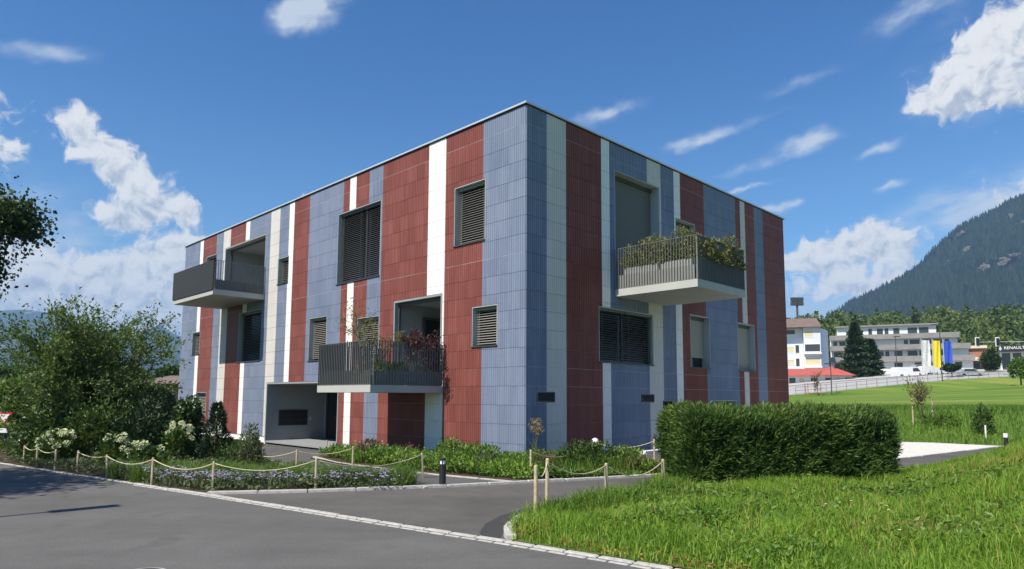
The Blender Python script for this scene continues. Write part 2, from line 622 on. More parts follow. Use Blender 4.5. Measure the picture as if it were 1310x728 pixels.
def meadow_mat():
    m_, t, b = material('meadow')
    pos = t.n('ShaderNodeNewGeometry').outputs['Position']
    sp = t.n('ShaderNodeSeparateXYZ')
    t.link(pos, sp.inputs[0])
    mp = t.n('ShaderNodeMapping')
    t.link(pos, mp.inputs['Vector'])
    mp.inputs['Rotation'].default_value = (0, 0, rad(-14))
    mp.inputs['Scale'].default_value = (.05, .32, .3)
    streak = t.noise(mp.outputs[0], 1.0, 5.0, .6, .3)
    fine = t.noise(pos, 3.2, 6.0, .75)
    f = t.m('ADD', t.m('MULTIPLY', t.m('SUBTRACT', streak, .12), .95), t.m('MULTIPLY', fine, .25))
    mown = t.ramp(f, [(.34, (.08, .15, .022)), (.52, (.135, .21, .034)), (.66, (.22, .25, .06)), (.80, (.31, .29, .11))])
    rough = t.ramp(fine, [(.3, (.065, .125, .02)), (.55, (.12, .205, .032)), (.8, (.19, .26, .055))])
    # the field is mown above the bank, rough on it
    far = t.smooth(t.m('ADD', sp.outputs[1], t.m('MULTIPLY', t.noise(pos, .16, 4.0), 16.0)), 38.0, 50.0)
    t.link(t.mix(far, rough, mown), b.inputs['Base Color'])
    b.inputs['Roughness'].default_value = .95
    b.inputs['Specular IOR Level'].default_value = .1
    bump(t, b, fine, .8, .12)
    return m_


M_MEADOW = meadow_mat()
M_LAWN = leafmat('lawn_grass', (.085, .175, .014), (.170, .305, .030), (.325, .43, .07), .38, .55, .25)
M_BANKGRASS = leafmat('bank_grass', (.05, .11, .014), (.10, .19, .026), (.19, .27, .05), .3, .6, .2)
M_HEDGE = leafmat('hedge_leaf', (.018, .046, .010), (.056, .115, .022), (.18, .245, .05), .22, .55, .25)
M_BUSH = leafmat('bush_leaf', (.025, .055, .012), (.055, .105, .02), (.115, .17, .035), .25, .45)
M_COVER = leafmat('cover_leaf', (.045, .10, .016), (.10, .19, .028), (.21, .30, .055), .3, .5)
M_BIGLEAF = leafmat('viburnum_leaf', (.02, .045, .013), (.042, .085, .02), (.085, .14, .035), .2, .35, .5)
M_SHRUBTREE = leafmat('cornel_leaf', (.042, .085, .018), (.085, .15, .032), (.165, .235, .055), .3, .5)
M_MAPLE = leafmat('maple_leaf', (.012, .03, .006), (.025, .055, .01), (.055, .095, .018), .22, .5)
M_DARKCONIF = leafmat('yew_leaf', (.010, .028, .010), (.022, .05, .014), (.045, .085, .022), .08, .5)
M_OLIVE = leafmat('balcony_shrub_leaf', (.07, .085, .025), (.15, .16, .05), (.30, .29, .11), .28, .5)
M_PURPLE = leafmat('purple_leaf', (.03, .012, .015), (.07, .028, .03), (.14, .06, .05), .2, .5)
M_FORB = leafmat('grey_green_leaf', (.05, .075, .03), (.10, .13, .055), (.17, .20, .09), .2, .6)
M_BRONZE = leafmat('bronze_leaf', (.05, .035, .02), (.11, .075, .04), (.20, .14, .07), .2, .6)
M_STRAW = leafmat('straw', (.24, .17, .06), (.36, .26, .10), (.48, .37, .16), .2, .8, .1)
M_DRYLEAF = leafmat('dry_leaf', (.18, .09, .03), (.32, .17, .06), (.45, .28, .11), .15, .7, .2)
M_FLOWER_W = plain('cream_petals', (.66, .68, .40), .7, vary=.15, scale=30)
M_FLOWER_V = leafmat('violet_petals', (.27, .24, .42), (.42, .39, .58), (.64, .62, .72), .25, .7, .2)
M_DAISY = plain('white_petals', (.8, .8, .76), .7, vary=.05)
M_YELLOW = plain('yellow_petals', (.7, .55, .04), .7, vary=.1)
M_BARK = plain('bark', (.085, .066, .05), .9, vary=.35, scale=9, bumps=.8)
M_STAKE = plain('pale_timber', (.46, .375, .24), .8, vary=.2, scale=12, bumps=.4)
M_ROPE = plain('rope', (.50, .45, .28), .9, vary=.15, scale=40, bumps=.6)
M_ANTHR = plain('anthracite_metal', (.055, .058, .060), .45, .0, vary=.1, scale=3)
M_RAILBAR = plain('railing_bar_paint', (.155, .16, .152), .5, .0, vary=.1, scale=3)
M_KICK = plain('railing_kick_paint', (.20, .20, .19), .55, vary=.08, scale=3)
M_RAILGREY = plain('road_rail_steel', (.22, .22, .215), .5, vary=.1)
M_PANELDARK = plain('dark_fabric_panel', (.022, .023, .023), .65, vary=.08, scale=2)
M_ALU = plain('pale_aluminium', (.58, .61, .63), .35, .35, vary=.06, scale=2)
M_REVEAL = plain('reveal_sheet', (.40, .43, .45), .45, .1, vary=.06, scale=2)
M_BLACK = plain('black_steel', (.018, .018, .019), .45, vary=.1)
M_PLASTER = plain('grey_plaster', (.25, .265, .27), .85, vary=.07, scale=2)
M_SLAB = plain('balcony_concrete', (.40, .41, .39), .75, vary=.06, scale=2)
M_PLINTH = plain('white_plinth', (.74, .73, .70), .8, vary=.08, scale=3)
M_WHITE = plain('white_paint', (.78, .78, .76), .5, vary=.04)
M_RED = plain('red_paint', (.55, .03, .03), .45, vary=.06)
M_POT = plain('grey_planter', (.30, .31, .30), .7, vary=.1)
M_TERRA = plain('terracotta', (.34, .15, .08), .8, vary=.12)
M_BLIND = plain('bronze_slat', (.25, .24, .215), .45, .0, vary=.05)
M_BLINDDARK = plain('dark_slat', (.10, .098, .09), .45, .0, vary=.05)
M_SCREEN = plain('grey_screen_blind', (.125, .128, .12), .75, vary=.05)
M_ROLLER = plain('beige_roller_blind', (.30, .295, .25), .7, vary=.05)


def glass_mat():
    m_, t, b = material('dark_glass')
    b.inputs['Base Color'].default_value = (.012, .014, .016, 1)
    b.inputs['Roughness'].default_value = .04
    b.inputs['Specular IOR Level'].default_value = .6
    return m_


M_GLASS = glass_mat()

# ------------------------------------------------------------------ the land, roads and pavements
def tess(poly, zfun, maxlen=1.2):
    """a flat outline cut into small triangles that follow the land"""
    bm = bmesh.new()
    bm.faces.new([bm.verts.new((x, y, 0)) for x, y in poly])
    bmesh.ops.triangulate(bm, faces=bm.faces[:])
    for _ in range(7):
        es = [e for e in bm.edges if e.calc_length() > maxlen]
        if not es: break
        bmesh.ops.subdivide_edges(bm, edges=es, cuts=1)
        bmesh.ops.triangulate(bm, faces=[f for f in bm.faces if len(f.verts) > 3])
    for v in bm.verts:
        v.co.z = float(zfun(v.co.x, v.co.y))
    bmesh.ops.recalc_face_normals(bm, faces=bm.faces[:])
    return bm


def sheet(name, poly, mat, dz, maxlen=1.2, zfun=None):
    bm = tess(poly, zfun or (lambda x, y: T(x, y) + dz), maxlen)
    me = bpy.data.meshes.new(name)
    bm.to_mesh(me)
    bm.free()
    me.materials.append(mat)
    for p in me.polygons: p.use_smooth = True
    o = link(name, me)
    o['kind'] = 'structure'
    return o


gx = np.unique(np.concatenate([np.linspace(-7000, -400, 14), np.linspace(-400, -60, 18), np.linspace(-60, 110, 150), np.linspace(110, 420, 32), np.linspace(420, 7000, 16)]))
gy = np.unique(np.concatenate([np.linspace(-1500, -40, 8), np.linspace(-40, 110, 136), np.linspace(110, 460, 36), np.linspace(460, 7500, 18)]))
GX, GY = np.meshgrid(gx, gy)
near = sstep((30 - np.abs(GX)) / 4) * sstep((34 - np.abs(GY - 8)) / 6)
GZ = T(GX, GY) - .07 * near
nx, ny = len(gx), len(gy)
idx = np.arange(nx * ny).reshape(ny, nx)
F = np.stack([idx[:-1, :-1], idx[:-1, 1:], idx[1:, 1:], idx[1:, :-1]], -1).reshape(-1, 4)
g = link('ground', np_mesh('ground', np.stack([GX, GY, GZ], -1).reshape(-1, 3), F, M_MEADOW, smooth=True))
g['kind'] = 'structure'

# street: kerb line from left to right, and seven metres of asphalt on this side of it
KERB = [(-60, 49.5), (-12.08, 16.06), (-9.81, 14.49), (-6.82, 12.44), (-5.04, 11.23), (-1.09, 8.42), (0.01, 7.66), (1.3, 6.70), (6.0, 3.2), (14, -2.8)]
SDIR = np.array([.81, -.586])
SNOR = np.array([-.586, -.81])
street_poly = [(x, y) for x, y in KERB] + [(x + SNOR[0] * 7.4, y + SNOR[1] * 7.4) for x, y in KERB[::-1]]
sheet('street', street_poly, M_STREET, .0, 2.0)
LAWN_KERB = [(0.01, 7.70), (-0.05, 8.19), (0.03, 8.73), (0.19, 9.29), (0.40, 9.74)]
court = [(-5.04, 11.23), (0.01, 7.66)] + LAWN_KERB + [(1.32, 10.86), (2.83, 12.6), (2.9, 14.0), (5.2, 14.6), (8.5, 15.4), (13.5, 18.3), (20, 20.3),
         (21, 21.4), (17.4, 23.8), (15.7, 25.3), (12.8, 26.5), (11.3, 26.9), (3.6, 19.9), (2.4, 17.5), (3.22, 14.22), (-1.32, 12.23), (-4.94, 11.35)]
sheet('forecourt', court, M_COURT, .004)
sheet('paved_yard', [(10.2, 18.2), (17.2, 23.7), (15.6, 25.2), (12.8, 26.4), (11.4, 26.7), (7.2, 20.4), (6.6, 17.6)], M_PAD, .012)
PATH_R = [(0.15, 12.95), (-0.85, 13.62), (-1.83, 14.30), (-4.1, 16.2), (-5.4, 18.2), (-5.9, 22.9)]
PATH_L = [(-9.8, 26.8), (-8.1, 21.6), (-6.9, 18.3), (-5.2, 15.7), (-3.0, 13.7), (-1.51, 12.2)]
path_poly = PATH_R + PATH_L
sheet('path', path_poly, M_PATH, .006)
BED_A = [(-12.08, 16.12), (-9.81, 14.55), (-6.82, 12.52), (-5.02, 11.32), (-3.32, 11.66), (-1.6, 12.18)] + PATH_L[::-1][1:] + [(-10, 27.3), (-17.2, 34.4), (-26, 30), (-24, 24.3)]
sheet('planting_bed', BED_A, M_SOIL, .02)
BED_B = [(0.25, 13.06), (3.22, 14.30), (3.5, 15.2), (3.3, 19.6), (KX + .05, KY - .05), (-5.85, 23.1)] + PATH_R[::-1][1:-1] + [(-.8, 13.7)]
sheet('planting_bed', BED_B, M_SOIL, .022)
LAWN = LAWN_KERB + [(1.32, 10.86), (2.83, 12.6), (2.85, 13.9), (5.2, 14.5), (8.5, 15.3), (13.5, 18.1), (24, 21.3), (26, 10), (22, -6), (14, -2.7), (6.0, 3.28), (1.3, 6.78), (0.05, 7.7)]
lo = sheet('lawn', LAWN, M_TURF, 0, .7, lambda x, y: LH(x, y))
# dark joint of newer asphalt round the rounded corner of the lawn
def strip(name, line, width, mat, dz):
    mb = MB()
    pts = [np.array(p, float) for p in line]
    L_, R_ = [], []
    for i, p in enumerate(pts):
        d = pts[min(i + 1, len(pts) - 1)] - pts[max(i - 1, 0)]
        d /= np.linalg.norm(d)
        n = np.array([-d[1], d[0]]) * (width[i] if hasattr(width, '__len__') else width) / 2
        L_.append((*(p + n), float(T(*(p + n))) + dz))
        R_.append((*(p - n), float(T(*(p - n))) + dz))
    for i in range(len(pts) - 1):
        mb.poly([R_[i], R_[i + 1], L_[i + 1], L_[i]])
    o = mb.build(name, mat)
    o['kind'] = 'structure'
    return o


strip('asphalt_joint', [(-.22, 7.93), (-.24, 8.2), (-.18, 8.75), (-.02, 9.35), (.2, 9.85), (.5, 10.25)], [.2, .28, .30, .26, .16, .05], M_SEAM, .008)
strip('asphalt_joint', [(-4.5, 10.95), (-1.04, 8.50), (-.33, 7.99)], .06, M_SEAM, .0085)

# kerb stones
def kerb_run(kerb, line, offset, width, height, length, z0, jitter=.012, zf=None):
    """stones end to end along a line"""
    pts = [np.array(p) for p in line]
    seg = [np.linalg.norm(pts[i + 1] - pts[i]) for i in range(len(pts) - 1)]
    tot = sum(seg)
    n = max(1, int(round(tot / length)))

    def at(s):
        for i, L in enumerate(seg):
            if s <= L or i == len(seg) - 1:
                d = (pts[i + 1] - pts[i]) / L
                return pts[i] + d * s, d
            s -= L
    for k in range(n):
        p0, d0 = at(k * tot / n + .008)
        p1, d1 = at((k + 1) * tot / n - .008)
        d = (p1 - p0) / max(1e-6, np.linalg.norm(p1 - p0))
        nrm = np.array([d[1], -d[0]])
        o0 = offset + random.uniform(-jitter, jitter)
        h = height + random.uniform(-jitter, jitter) * .6
        a, b = p0 + nrm * (o0 - width / 2), p1 + nrm * (o0 - width / 2)
        c, e = p1 + nrm * (o0 + width / 2), p0 + nrm * (o0 + width / 2)
        zz = z0 + (float(zf(*p0)) if zf else float(T(*p0)))
        bv = .012
        mb = MB()
        base = [(*a, zz - .12), (*b, zz - .12), (*c, zz - .12), (*e, zz - .12)]
        mid = [(*a, zz + h - bv), (*b, zz + h - bv), (*c, zz + h - bv), (*e, zz + h - bv)]
        cen = (a + b + c + e) / 4
        top = [(*(q + (cen - q) / np.linalg.norm(cen - q) * bv * 1.4), zz + h) for q in (a, b, c, e)]
        for r0, r1 in ((base, mid), (mid, top)):
            for j in range(4):
                mb.poly([r0[j], r0[(j + 1) % 4], r1[(j + 1) % 4], r1[j]])
        mb.poly(top)
        mb.build('kerb_stone', M_GRANITE, kerb)


kerb = empty('kerb', (0, 0, 0))
kerb['kind'] = 'structure'
kline = [(-14.5, 17.75), (-12.08, 16.06), (-9.81, 14.49), (-6.82, 12.44), (-5.04, 11.23), (-1.09, 8.42), (0.01, 7.66), (1.3, 6.70), (6.0, 3.2)]
kerb_run(kerb, kline, -.03, .075, .016, .40, 0, .006)
kerb_run(kerb, kline[3:], .075, .05, .006, .24, 0, .004)
kerb_run(kerb, [(-5.02, 11.25), (-3.32, 11.58), (-1.32, 12.23), (0.39, 12.98), (3.24, 14.24)], 0, .11, .05, .8, 0)
kerb_run(kerb, [(0.01, 7.78), (-0.05, 8.19), (0.03, 8.73), (0.16, 9.1)], 0, .11, .075, .30, 0)
kerb_run(kerb, [(0.15, 12.98), (-0.85, 13.66), (-1.83, 14.34), (-4.05, 16.25), (-5.3, 18.2)], 0, .07, .03, .9, 0)
kerb_run(kerb, [(10.2, 18.15), (13.6, 20.85), (17.2, 23.65)], 0, .1, .03, .9, 0)
kerb_run(kerb, [(-1.5, 12.1), (-3.0, 13.68), (-5.2, 15.7), (-6.9, 18.3)], 0, .07, .03, .9, 0)
# ------------------------------------------------------------------ the apartment building
BLD = empty('apartment_building', (KX, KY, 0), -math.pi / 4)
tag(BLD, 'three-storey flat-roofed block clad in vertical blue, red and white ribbed tile stripes', 'building')
FL = lambda u, d, z: (-u, d, z)        # left facade: along, inwards, up
FR = lambda u, d, z: (-d, u, z)        # right facade
TILE_T = .020
ROW0, ROWH = .44, .49
TOP = ROW0 + 18 * ROWH


def tile_mat(name, stops, rough=.40, spec=.08, joint=1.0):
    m_, t, b = material(name)
    tcn = t.n('ShaderNodeTexCoord')
    tcn.object = BLD
    p = tcn.outputs['Object']
    s_ = t.vm('MULTIPLY', p, (1 / .4067, 1 / .398, 1 / ROWH))
    s_ = t.vm('ADD', s_, (.5, .5, -ROW0 / ROWH))
    cell = t.vm('FLOOR', s_)
    wn = t.n('ShaderNodeTexWhiteNoise')
    t.link(cell, wn.inputs['Vector'])
    mp = t.n('ShaderNodeMapping')
    t.link(p, mp.inputs['Vector'])
    mp.inputs['Scale'].default_value = (9, 9, .55)
    run = t.noise(mp.outputs[0], 1.0, 4.0, .65)
    soft = t.noise(p, .35, 4.0, .6)
    f = t.m('ADD', t.m('MULTIPLY', wn.outputs['Value'], .16), t.m('MULTIPLY', run, .52))
    f = t.m('ADD', f, t.m('MULTIPLY', soft, .32))
    t.link(t.ramp(f, stops), b.inputs['Base Color'])
    b.inputs['Specular IOR Level'].default_value = spec
    t.link(t.m('ADD', t.m('MULTIPLY', wn.outputs['Value'], .14), rough - .05), b.inputs['Roughness'])
    bump(t, b, t.noise(p, 7, 3.0, .5), .12, .02)
    return m_


TM = {'b': tile_mat('blue_tile', [(.22, (.128, .158, .230)), (.50, (.182, .216, .300)), (.82, (.255, .288, .375))]),
      'r': tile_mat('red_tile', [(.22, (.140, .046, .038)), (.50, (.206, .069, .058)), (.82, (.305, .118, .098))]),
      'w': tile_mat('white_tile', [(.25, (.76, .75, .71)), (.52, (.80, .79, .76)), (.8, (.83, .83, .80))]),
      'g': tile_mat('pale_grey_tile', [(.25, (.53, .505, .475)), (.52, (.60, .575, .54)), (.8, (.66, .635, .60))])}
M_BACK = plain('tile_backing', (.60, .58, .56), .85, vary=.08)
SEQ = 'brgw'
ML, MR = LEN_L / 60, LEN_R / 40
STR_L = list(zip([0, 4, 8, 10, 16, 18, 20, 21, 22, 28, 31, 32, 34, 36, 41, 42, 46, 48, 50, 54, 55, 60], 'brwrbrwrbrwbgbwrgbrwb'))
STR_R = list(zip([0, 2, 4, 8, 9, 14, 16, 18, 19, 23, 29, 30, 31, 33, 35, 40], 'bgrwbgbwrbrgrbr'))

# openings: along0, along1, z0, z1
W_L = {'a': (1.52, 2.84, 5.90, 7.63), 'b': (1.01, 2.02, 2.98, 4.08), 'c': (6.58, 9.27, 5.54, 8.09), 'd': (12.94, 13.85, 6.07, 7.14),
       'e': (9.85, 11.13, 2.90, 4.50), 'f': (6.54, 7.84, 2.90, 4.24), 'g': (20.23, 21.5, 6.75, 8.32), 'h': (21.85, 22.84, 3.60, 4.71),
       'i': (15.15, 17.42, 3.06, 5.22), 'j': (20.71, 21.98, .55, 1.78)}
OPEN_L = list(W_L.values()) + [(3.33, 5.73, 1.92, 4.61), (15.02, 19.25, 5.80, 8.40), (8.90, 14.44, -.4, 2.15)]
W_R = {'door': (3.83, 6.26, 4.80, 8.46), 'small': (7.24, 8.52, 5.6, 7.65), 'mid': (3.02, 5.79, 2.63, 4.23), 'two': (8.06, 9.39, 2.64, 4.46),
       'three': (11.47, 12.90, 2.64, 4.46), 'entry': (6.3, 6.92, -.35, 1.53), 'low': (9.57, 11.26, .2, 1.54)}
OPEN_R = list(W_R.values()) + [(.42, 1.10, 1.50, 1.76), (5.11, 5.78, 1.49, 1.73)]


def minus(rect, opens):
    u0, u1, z0, z1 = rect
    hit = [o for o in opens if o[0] < u1 and o[1] > u0 and o[2] < z1 and o[3] > z0]
    if not hit: return None
    us = sorted({u0, u1} | {c for o in hit for c in o[:2] if u0 < c < u1})
    zs = sorted({z0, z1} | {c for o in hit for c in o[2:] if z0 < c < z1})
    out = []
    for a in range(len(us) - 1):
        for b in range(len(zs) - 1):
            cu, cz = (us[a] + us[a + 1]) / 2, (zs[b] + zs[b + 1]) / 2
            if not any(o[0] < cu < o[1] and o[2] < cz < o[3] for o in hit):
                if us[a + 1] - us[a] > .012 and zs[b + 1] - zs[b] > .012:
                    out.append((us[a], us[a + 1], zs[b], zs[b + 1]))
    return out


RIBS = 5
def tile_poly(mb, F, col0, M, ua, ub, za, zb):
    """a ribbed tile, or what an opening leaves of it; ribs start from the tile's own edge col0"""
    p = M / RIBS
    gw, gd = .024, .015
    pr = []
    for k in range(RIBS + 1):
        c = col0 + k * p
        for du, dd in ((-gw / 2, 0), (0, gd), (gw / 2, 0)):
            pr.append((c + du, -TILE_T + dd))
    def depth(u):
        for (a, da), (b, db) in zip(pr, pr[1:]):
            if a <= u <= b:
                return da + (db - da) * (u - a) / max(b - a, 1e-9)
        return -TILE_T
    line = [(ua, depth(ua))] + [q for q in pr if ua + .003 < q[0] < ub - .003] + [(ub, depth(ub))]
    for (a, da), (b, db) in zip(line, line[1:]):
        mb.poly([F(a, da, za), F(b, db, za), F(b, db, zb), F(a, da, zb)])
    e = -TILE_T + .002
    for z in (za, zb):
        mb.poly([F(ua, e, z), F(ub, e, z), F(ub, 0.0, z), F(ua, 0.0, z)])
    for u in (ua, ub):
        e = depth(u) + .001
        mb.poly([F(u, e, za), F(u, e, zb), F(u, 0.0, zb), F(u, 0.0, za)])


tiles = []
for fac, F, strips, M, opens in (('L', FL, STR_L, ML, OPEN_L), ('R', FR, STR_R, MR, OPEN_R)):
    ncol = 60 if fac == 'L' else 40
    cols = [None] * ncol
    bounds = [s[0] for s in strips] + [ncol]
    for (c0, colr), c1 in zip(strips, bounds[1:]):
        for c in range(c0, c1): cols[c] = colr
    for c in range(ncol):
        for r in range(19):
            z0 = 0.0 if r == 0 else ROW0 + (r - 1) * ROWH
            z1 = ROW0 if r == 0 else z0 + ROWH
            tiles.append((fac, F, M, opens, c, cols[c], r, z0, z1))
GAP, GAPU = .0038, .0007
whole, rest = [], []
for t_ in tiles:
    fac, F, M, opens, c, colr, r, z0, z1 = t_
    rect = (c * M + GAPU, (c + 1) * M - GAPU, z0 + GAP, z1 - GAP)
    pc = minus(rect, [(o[0] - .012, o[1] + .012, o[2] - .012, o[3] + .012) for o in opens])
    if pc is None and r > 1:
        u = (c + .5) * M
        w = AV if fac == 'L' else BV
        dist = math.hypot(KX + w[0] * u, KY + w[1] * u)
        whole.append((dist + .15 * abs((z0 + z1) / 2 - 1.6), t_, rect))
    else:
        rest.append((t_, [rect] if pc is None else pc))
whole.sort(key=lambda q: q[0])
shared = {}
for _, t_, rect in whole[:300]:
    fac, F, M, opens, c, colr, r, z0, z1 = t_
    if (fac, colr) not in shared:
        mb = MB()
        tile_poly(mb, F, 0.0, M, GAPU, M - GAPU, GAP, ROWH - GAP)
        shared[fac, colr] = mb.mesh('tile', TM[colr])
    link('tile', shared[fac, colr], BLD, F(c * M, random.uniform(-.0015, .0015), z0))
rest += [(t_, [rect]) for _, t_, rect in whole[300:]]
mb = MB()
for t_, pcs in rest:
    fac, F, M, opens, c, colr, r, z0, z1 = t_
    mb.cur = SEQ.index(colr)
    for q in pcs:
        tile_poly(mb, F, c * M, M, *q)
o = mb.build('tile', [TM[k] for k in SEQ], BLD)
o['kind'] = 'stuff'
# grout lines between the courses, almost flush with the tiles
mb = MB()
for F_, ln_, opens in ((FL, LEN_L, OPEN_L), (FR, LEN_R, OPEN_R)):
    for r in range(1, 19):
        z = ROW0 + (r - 1) * ROWH
        q = minus((0.002, ln_ - .002, z - GAP - .001, z + GAP + .001), [(o_[0] - .012, o_[1] + .012, o_[2] - .012, o_[3] + .012) for o_ in opens])
        for (a, b, c, d) in (q if q is not None else [(0.002, ln_ - .002, z - GAP - .001, z + GAP + .001)]):
            mb.poly([F_(a, -TILE_T + .002, c), F_(b, -TILE_T + .002, c), F_(b, -TILE_T + .002, d), F_(a, -TILE_T + .002, d)])
o = mb.build('grout', plain('grout', (.44, .41, .40), .9, vary=.1), BLD)
o['kind'] = 'stuff'


# backing wall with the openings cut out, plinth, roof
def skin(mb, F, length, opens, z0, z1, d=0.0):
    us = sorted({0, length} | {min(max(c, 0), length) for o in opens for c in o[:2]})
    zs = sorted({z0, z1} | {c for o in opens for c in o[2:] if z0 < c < z1})
    for a in range(len(us) - 1):
        for b in range(len(zs) - 1):
            cu, cz = (us[a] + us[a + 1]) / 2, (zs[b] + zs[b + 1]) / 2
            if not any(o[0] < cu < o[1] and o[2] < cz < o[3] for o in opens):
                mb.poly([F(us[a], d, zs[b]), F(us[a + 1], d, zs[b]), F(us[a + 1], d, zs[b + 1]), F(us[a], d, zs[b + 1])])


mb = MB()
skin(mb, FL, LEN_L, OPEN_L, 0, TOP)
skin(mb, FR, LEN_R, OPEN_R, 0, TOP)
mb.poly([(-LEN_L, 0, -.6), (-LEN_L, LEN_R, -.6), (-LEN_L, LEN_R, TOP), (-LEN_L, 0, TOP)])
mb.poly([(-LEN_L, LEN_R, -.6), (0, LEN_R, -.6), (0, LEN_R, TOP), (-LEN_L, LEN_R, TOP)])
mb.build('wall', M_BACK, BLD)
for F_, u0, u1 in ((FL, .02, 8.90), (FL, 14.44, LEN_L), (FR, .02, 6.3), (FR, 6.92, LEN_R)):
    mb = MB()
    mb.fbox(F_, u0, u1, .01, .12, -.6, -.002)
    mb.build('plinth', M_PLINTH, BLD)
mb = MB()
mb.box(-LEN_L, 0, 0, LEN_R, TOP - .02, TOP + .02)
roof = mb.build('roof', M_CONC, BLD)
mb = MB()
t0, t1, ov = TOP + .004, TOP + .075, .075
mb.box(-LEN_L - ov, ov, -ov, .30, t0 + .022, t1)
mb.box(-.30, ov - .002, .302, LEN_R + ov, t0 + .022, t1)
mb.box(-LEN_L - ov, -.302, LEN_R - .3, LEN_R + ov - .002, t0 + .022, t1)
mb.box(-LEN_L - ov + .002, -LEN_L + .3, .302, LEN_R - .302, t0 + .022, t1)
mb.build('roof_edge', M_ALU, roof)
mb = MB()
mb.box(-LEN_L - .04, .04, -.045, .2, t0, t0 + .02)
mb.box(-.2, .045, .202, LEN_R + .04, t0, t0 + .02)
mb.build('drip_strip', M_BLACK, roof)


def window(F, rect, setback=.20, panes=1, blind='slats', drop=1.0, label=None, mull=None, sill=True, slat=M_BLIND):
    u0, u1, z0, z1 = rect
    mb = MB()
    th = .022
    d0, d1 = -TILE_T + .003, setback + .10
    for a, b in ((u0, u0 + th), (u1 - th, u1)):
        mb.fbox(F, a, b, d0, d1, z0, z1)
    mb.fbox(F, u0 + th, u1 - th, d0, d1, z1 - th, z1)
    w = mb.build('window', M_REVEAL, BLD)
    mb = MB()
    mb.fbox(F, u0 - .01, u1 + .01, -TILE_T - .035, d1, z0 - .012, z0 + th - .004)
    mb.build('sill', M_ANTHR, w)
    if label: w['label'] = label
    a0, a1, b0, b1 = u0 + th, u1 - th, z0 + th, z1 - th
    mb = MB()
    fr = .05
    cuts = [a0 + (a1 - a0) * (mull if mull and panes == 2 else k / panes) if 0 < k < panes else (a0 if k == 0 else a1) for k in range(panes + 1)]
    for k in range(panes + 1):
        c = cuts[k]
        lo_, hi_ = (c, c + fr) if k == 0 else ((c - fr, c) if k == panes else (c - fr / 2, c + fr / 2))
        mb.fbox(F, lo_, hi_, setback, setback + .07, b0, b1)
    for za, zb in ((b0, b0 + fr), (b1 - fr, b1)):
        for k in range(panes):
            lo_ = cuts[k] + (fr if k == 0 else fr / 2) + .001
            hi_ = cuts[k + 1] - (fr if k == panes - 1 else fr / 2) - .001
            mb.fbox(F, lo_, hi_, setback + .003, setback + .067, za, zb)
    mb.build('frame', M_ANTHR, w)
    for k in range(panes):
        mb = MB()
        mb.fbox(F, cuts[k] + .01, cuts[k + 1] - .01, setback + .03, setback + .04, b0 + .01, b1 - .01)
        mb.build('pane', M_GLASS, w)
    if blind == 'slats':
        for k in range(panes):
            mb = MB()
            ua, ub = cuts[k] + .025, cuts[k + 1] - .025
            pitch, z = .068, b1 - .10
            mb.fbox(F, ua, ub, setback - .12, setback - .04, b1 - .08, b1 - .005)
            zend = b1 - (b1 - b0) * drop + .04
            while z > zend:
                c, w_, t_h = setback - .075, .028, .0155
                mb.hexa([F(ua, c - w_, z - t_h), F(ub, c - w_, z - t_h), F(ub, c + w_, z + t_h), F(ua, c + w_, z + t_h),
                         F(ua, c - w_ + .003, z - t_h + .005), F(ub, c - w_ + .003, z - t_h + .005), F(ub, c + w_ + .003, z + t_h + .005), F(ua, c + w_ + .003, z + t_h + .005)])
                z -= pitch
            for e in (.12, .88):
                q = ua + (ub - ua) * e
                mb.fbox(F, q - .004, q + .004, setback - .112, setback - .108, zend, b1 - .09)
            mb.build('blind', slat, w)
    elif blind in ('screen', 'roller'):
        mb = MB()
        zend = b1 - (b1 - b0) * drop
        mb.fbox(F, a0 + .012, a1 - .012, setback - .06, setback - .055, zend + .03, b1 - .10)
        if blind == 'roller':
            z = zend + .06
            while z < b1 - .14:
                mb.fbox(F, a0 + .015, a1 - .015, setback - .068, setback - .061, z, z + .042)
                z += .052
        mb.fbox(F, a0 + .004, a1 - .004, setback - .075, setback - .04, zend, zend + .029)
        mb.build('blind', M_SCREEN if blind == 'screen' else M_ROLLER, w)
        mb = MB()
        mb.fbox(F, a0 + .003, a1 - .003, setback - .11, setback - .008, b1 - .11, b1 - .004)
        mb.build('blind_box', M_ANTHR, w)
    return w


window(FL, W_L['a'], .22)
window(FL, W_L['b'], .22)
window(FL, W_L['c'], .20, 2, mull=.43, slat=M_BLINDDARK)
window(FL, W_L['d'], .22)
window(FL, W_L['e'], .22)
window(FL, W_L['f'], .22)
window(FL, W_L['g'], .22)
window(FL, W_L['h'], .22)
window(FL, W_L['i'], .24, slat=M_BLINDDARK)
window(FL, W_L['j'], .22)
window(FR, W_R['door'], .36, 1, 'screen', .985)
window(FR, W_R['small'], .30, 1, 'roller', .55)
window(FR, W_R['mid'], .14, 2, mull=.48, slat=M_BLINDDARK)
window(FR, W_R['two'], .30, 1, 'roller', .80)
window(FR, W_R['three'], .30, 1, 'roller', .99)
window(FR, W_R['low'], .2, 1, 'none')
# side entrance
u0, u1, z0, z1 = W_R['entry']
mb = MB()
mb.fbox(FR, u0, u0 + .03, -.04, .4, z0, z1)
mb.fbox(FR, u1 - .03, u1, -.04, .4, z0, z1)
mb.fbox(FR, u0 + .03, u1 - .03, -.04, .4, z1 - .03, z1)
mb.fbox(FR, u0 + .03, u1 - .03, .33, .38, z0, z1 - .03)
dr = mb.build('door', M_ANTHR, BLD)
mb = MB()
mb.fbox(FR, u0 + .08, u0 + .11, .27, .33, .72, .95)
mb.build('handle', M_ALU, dr)
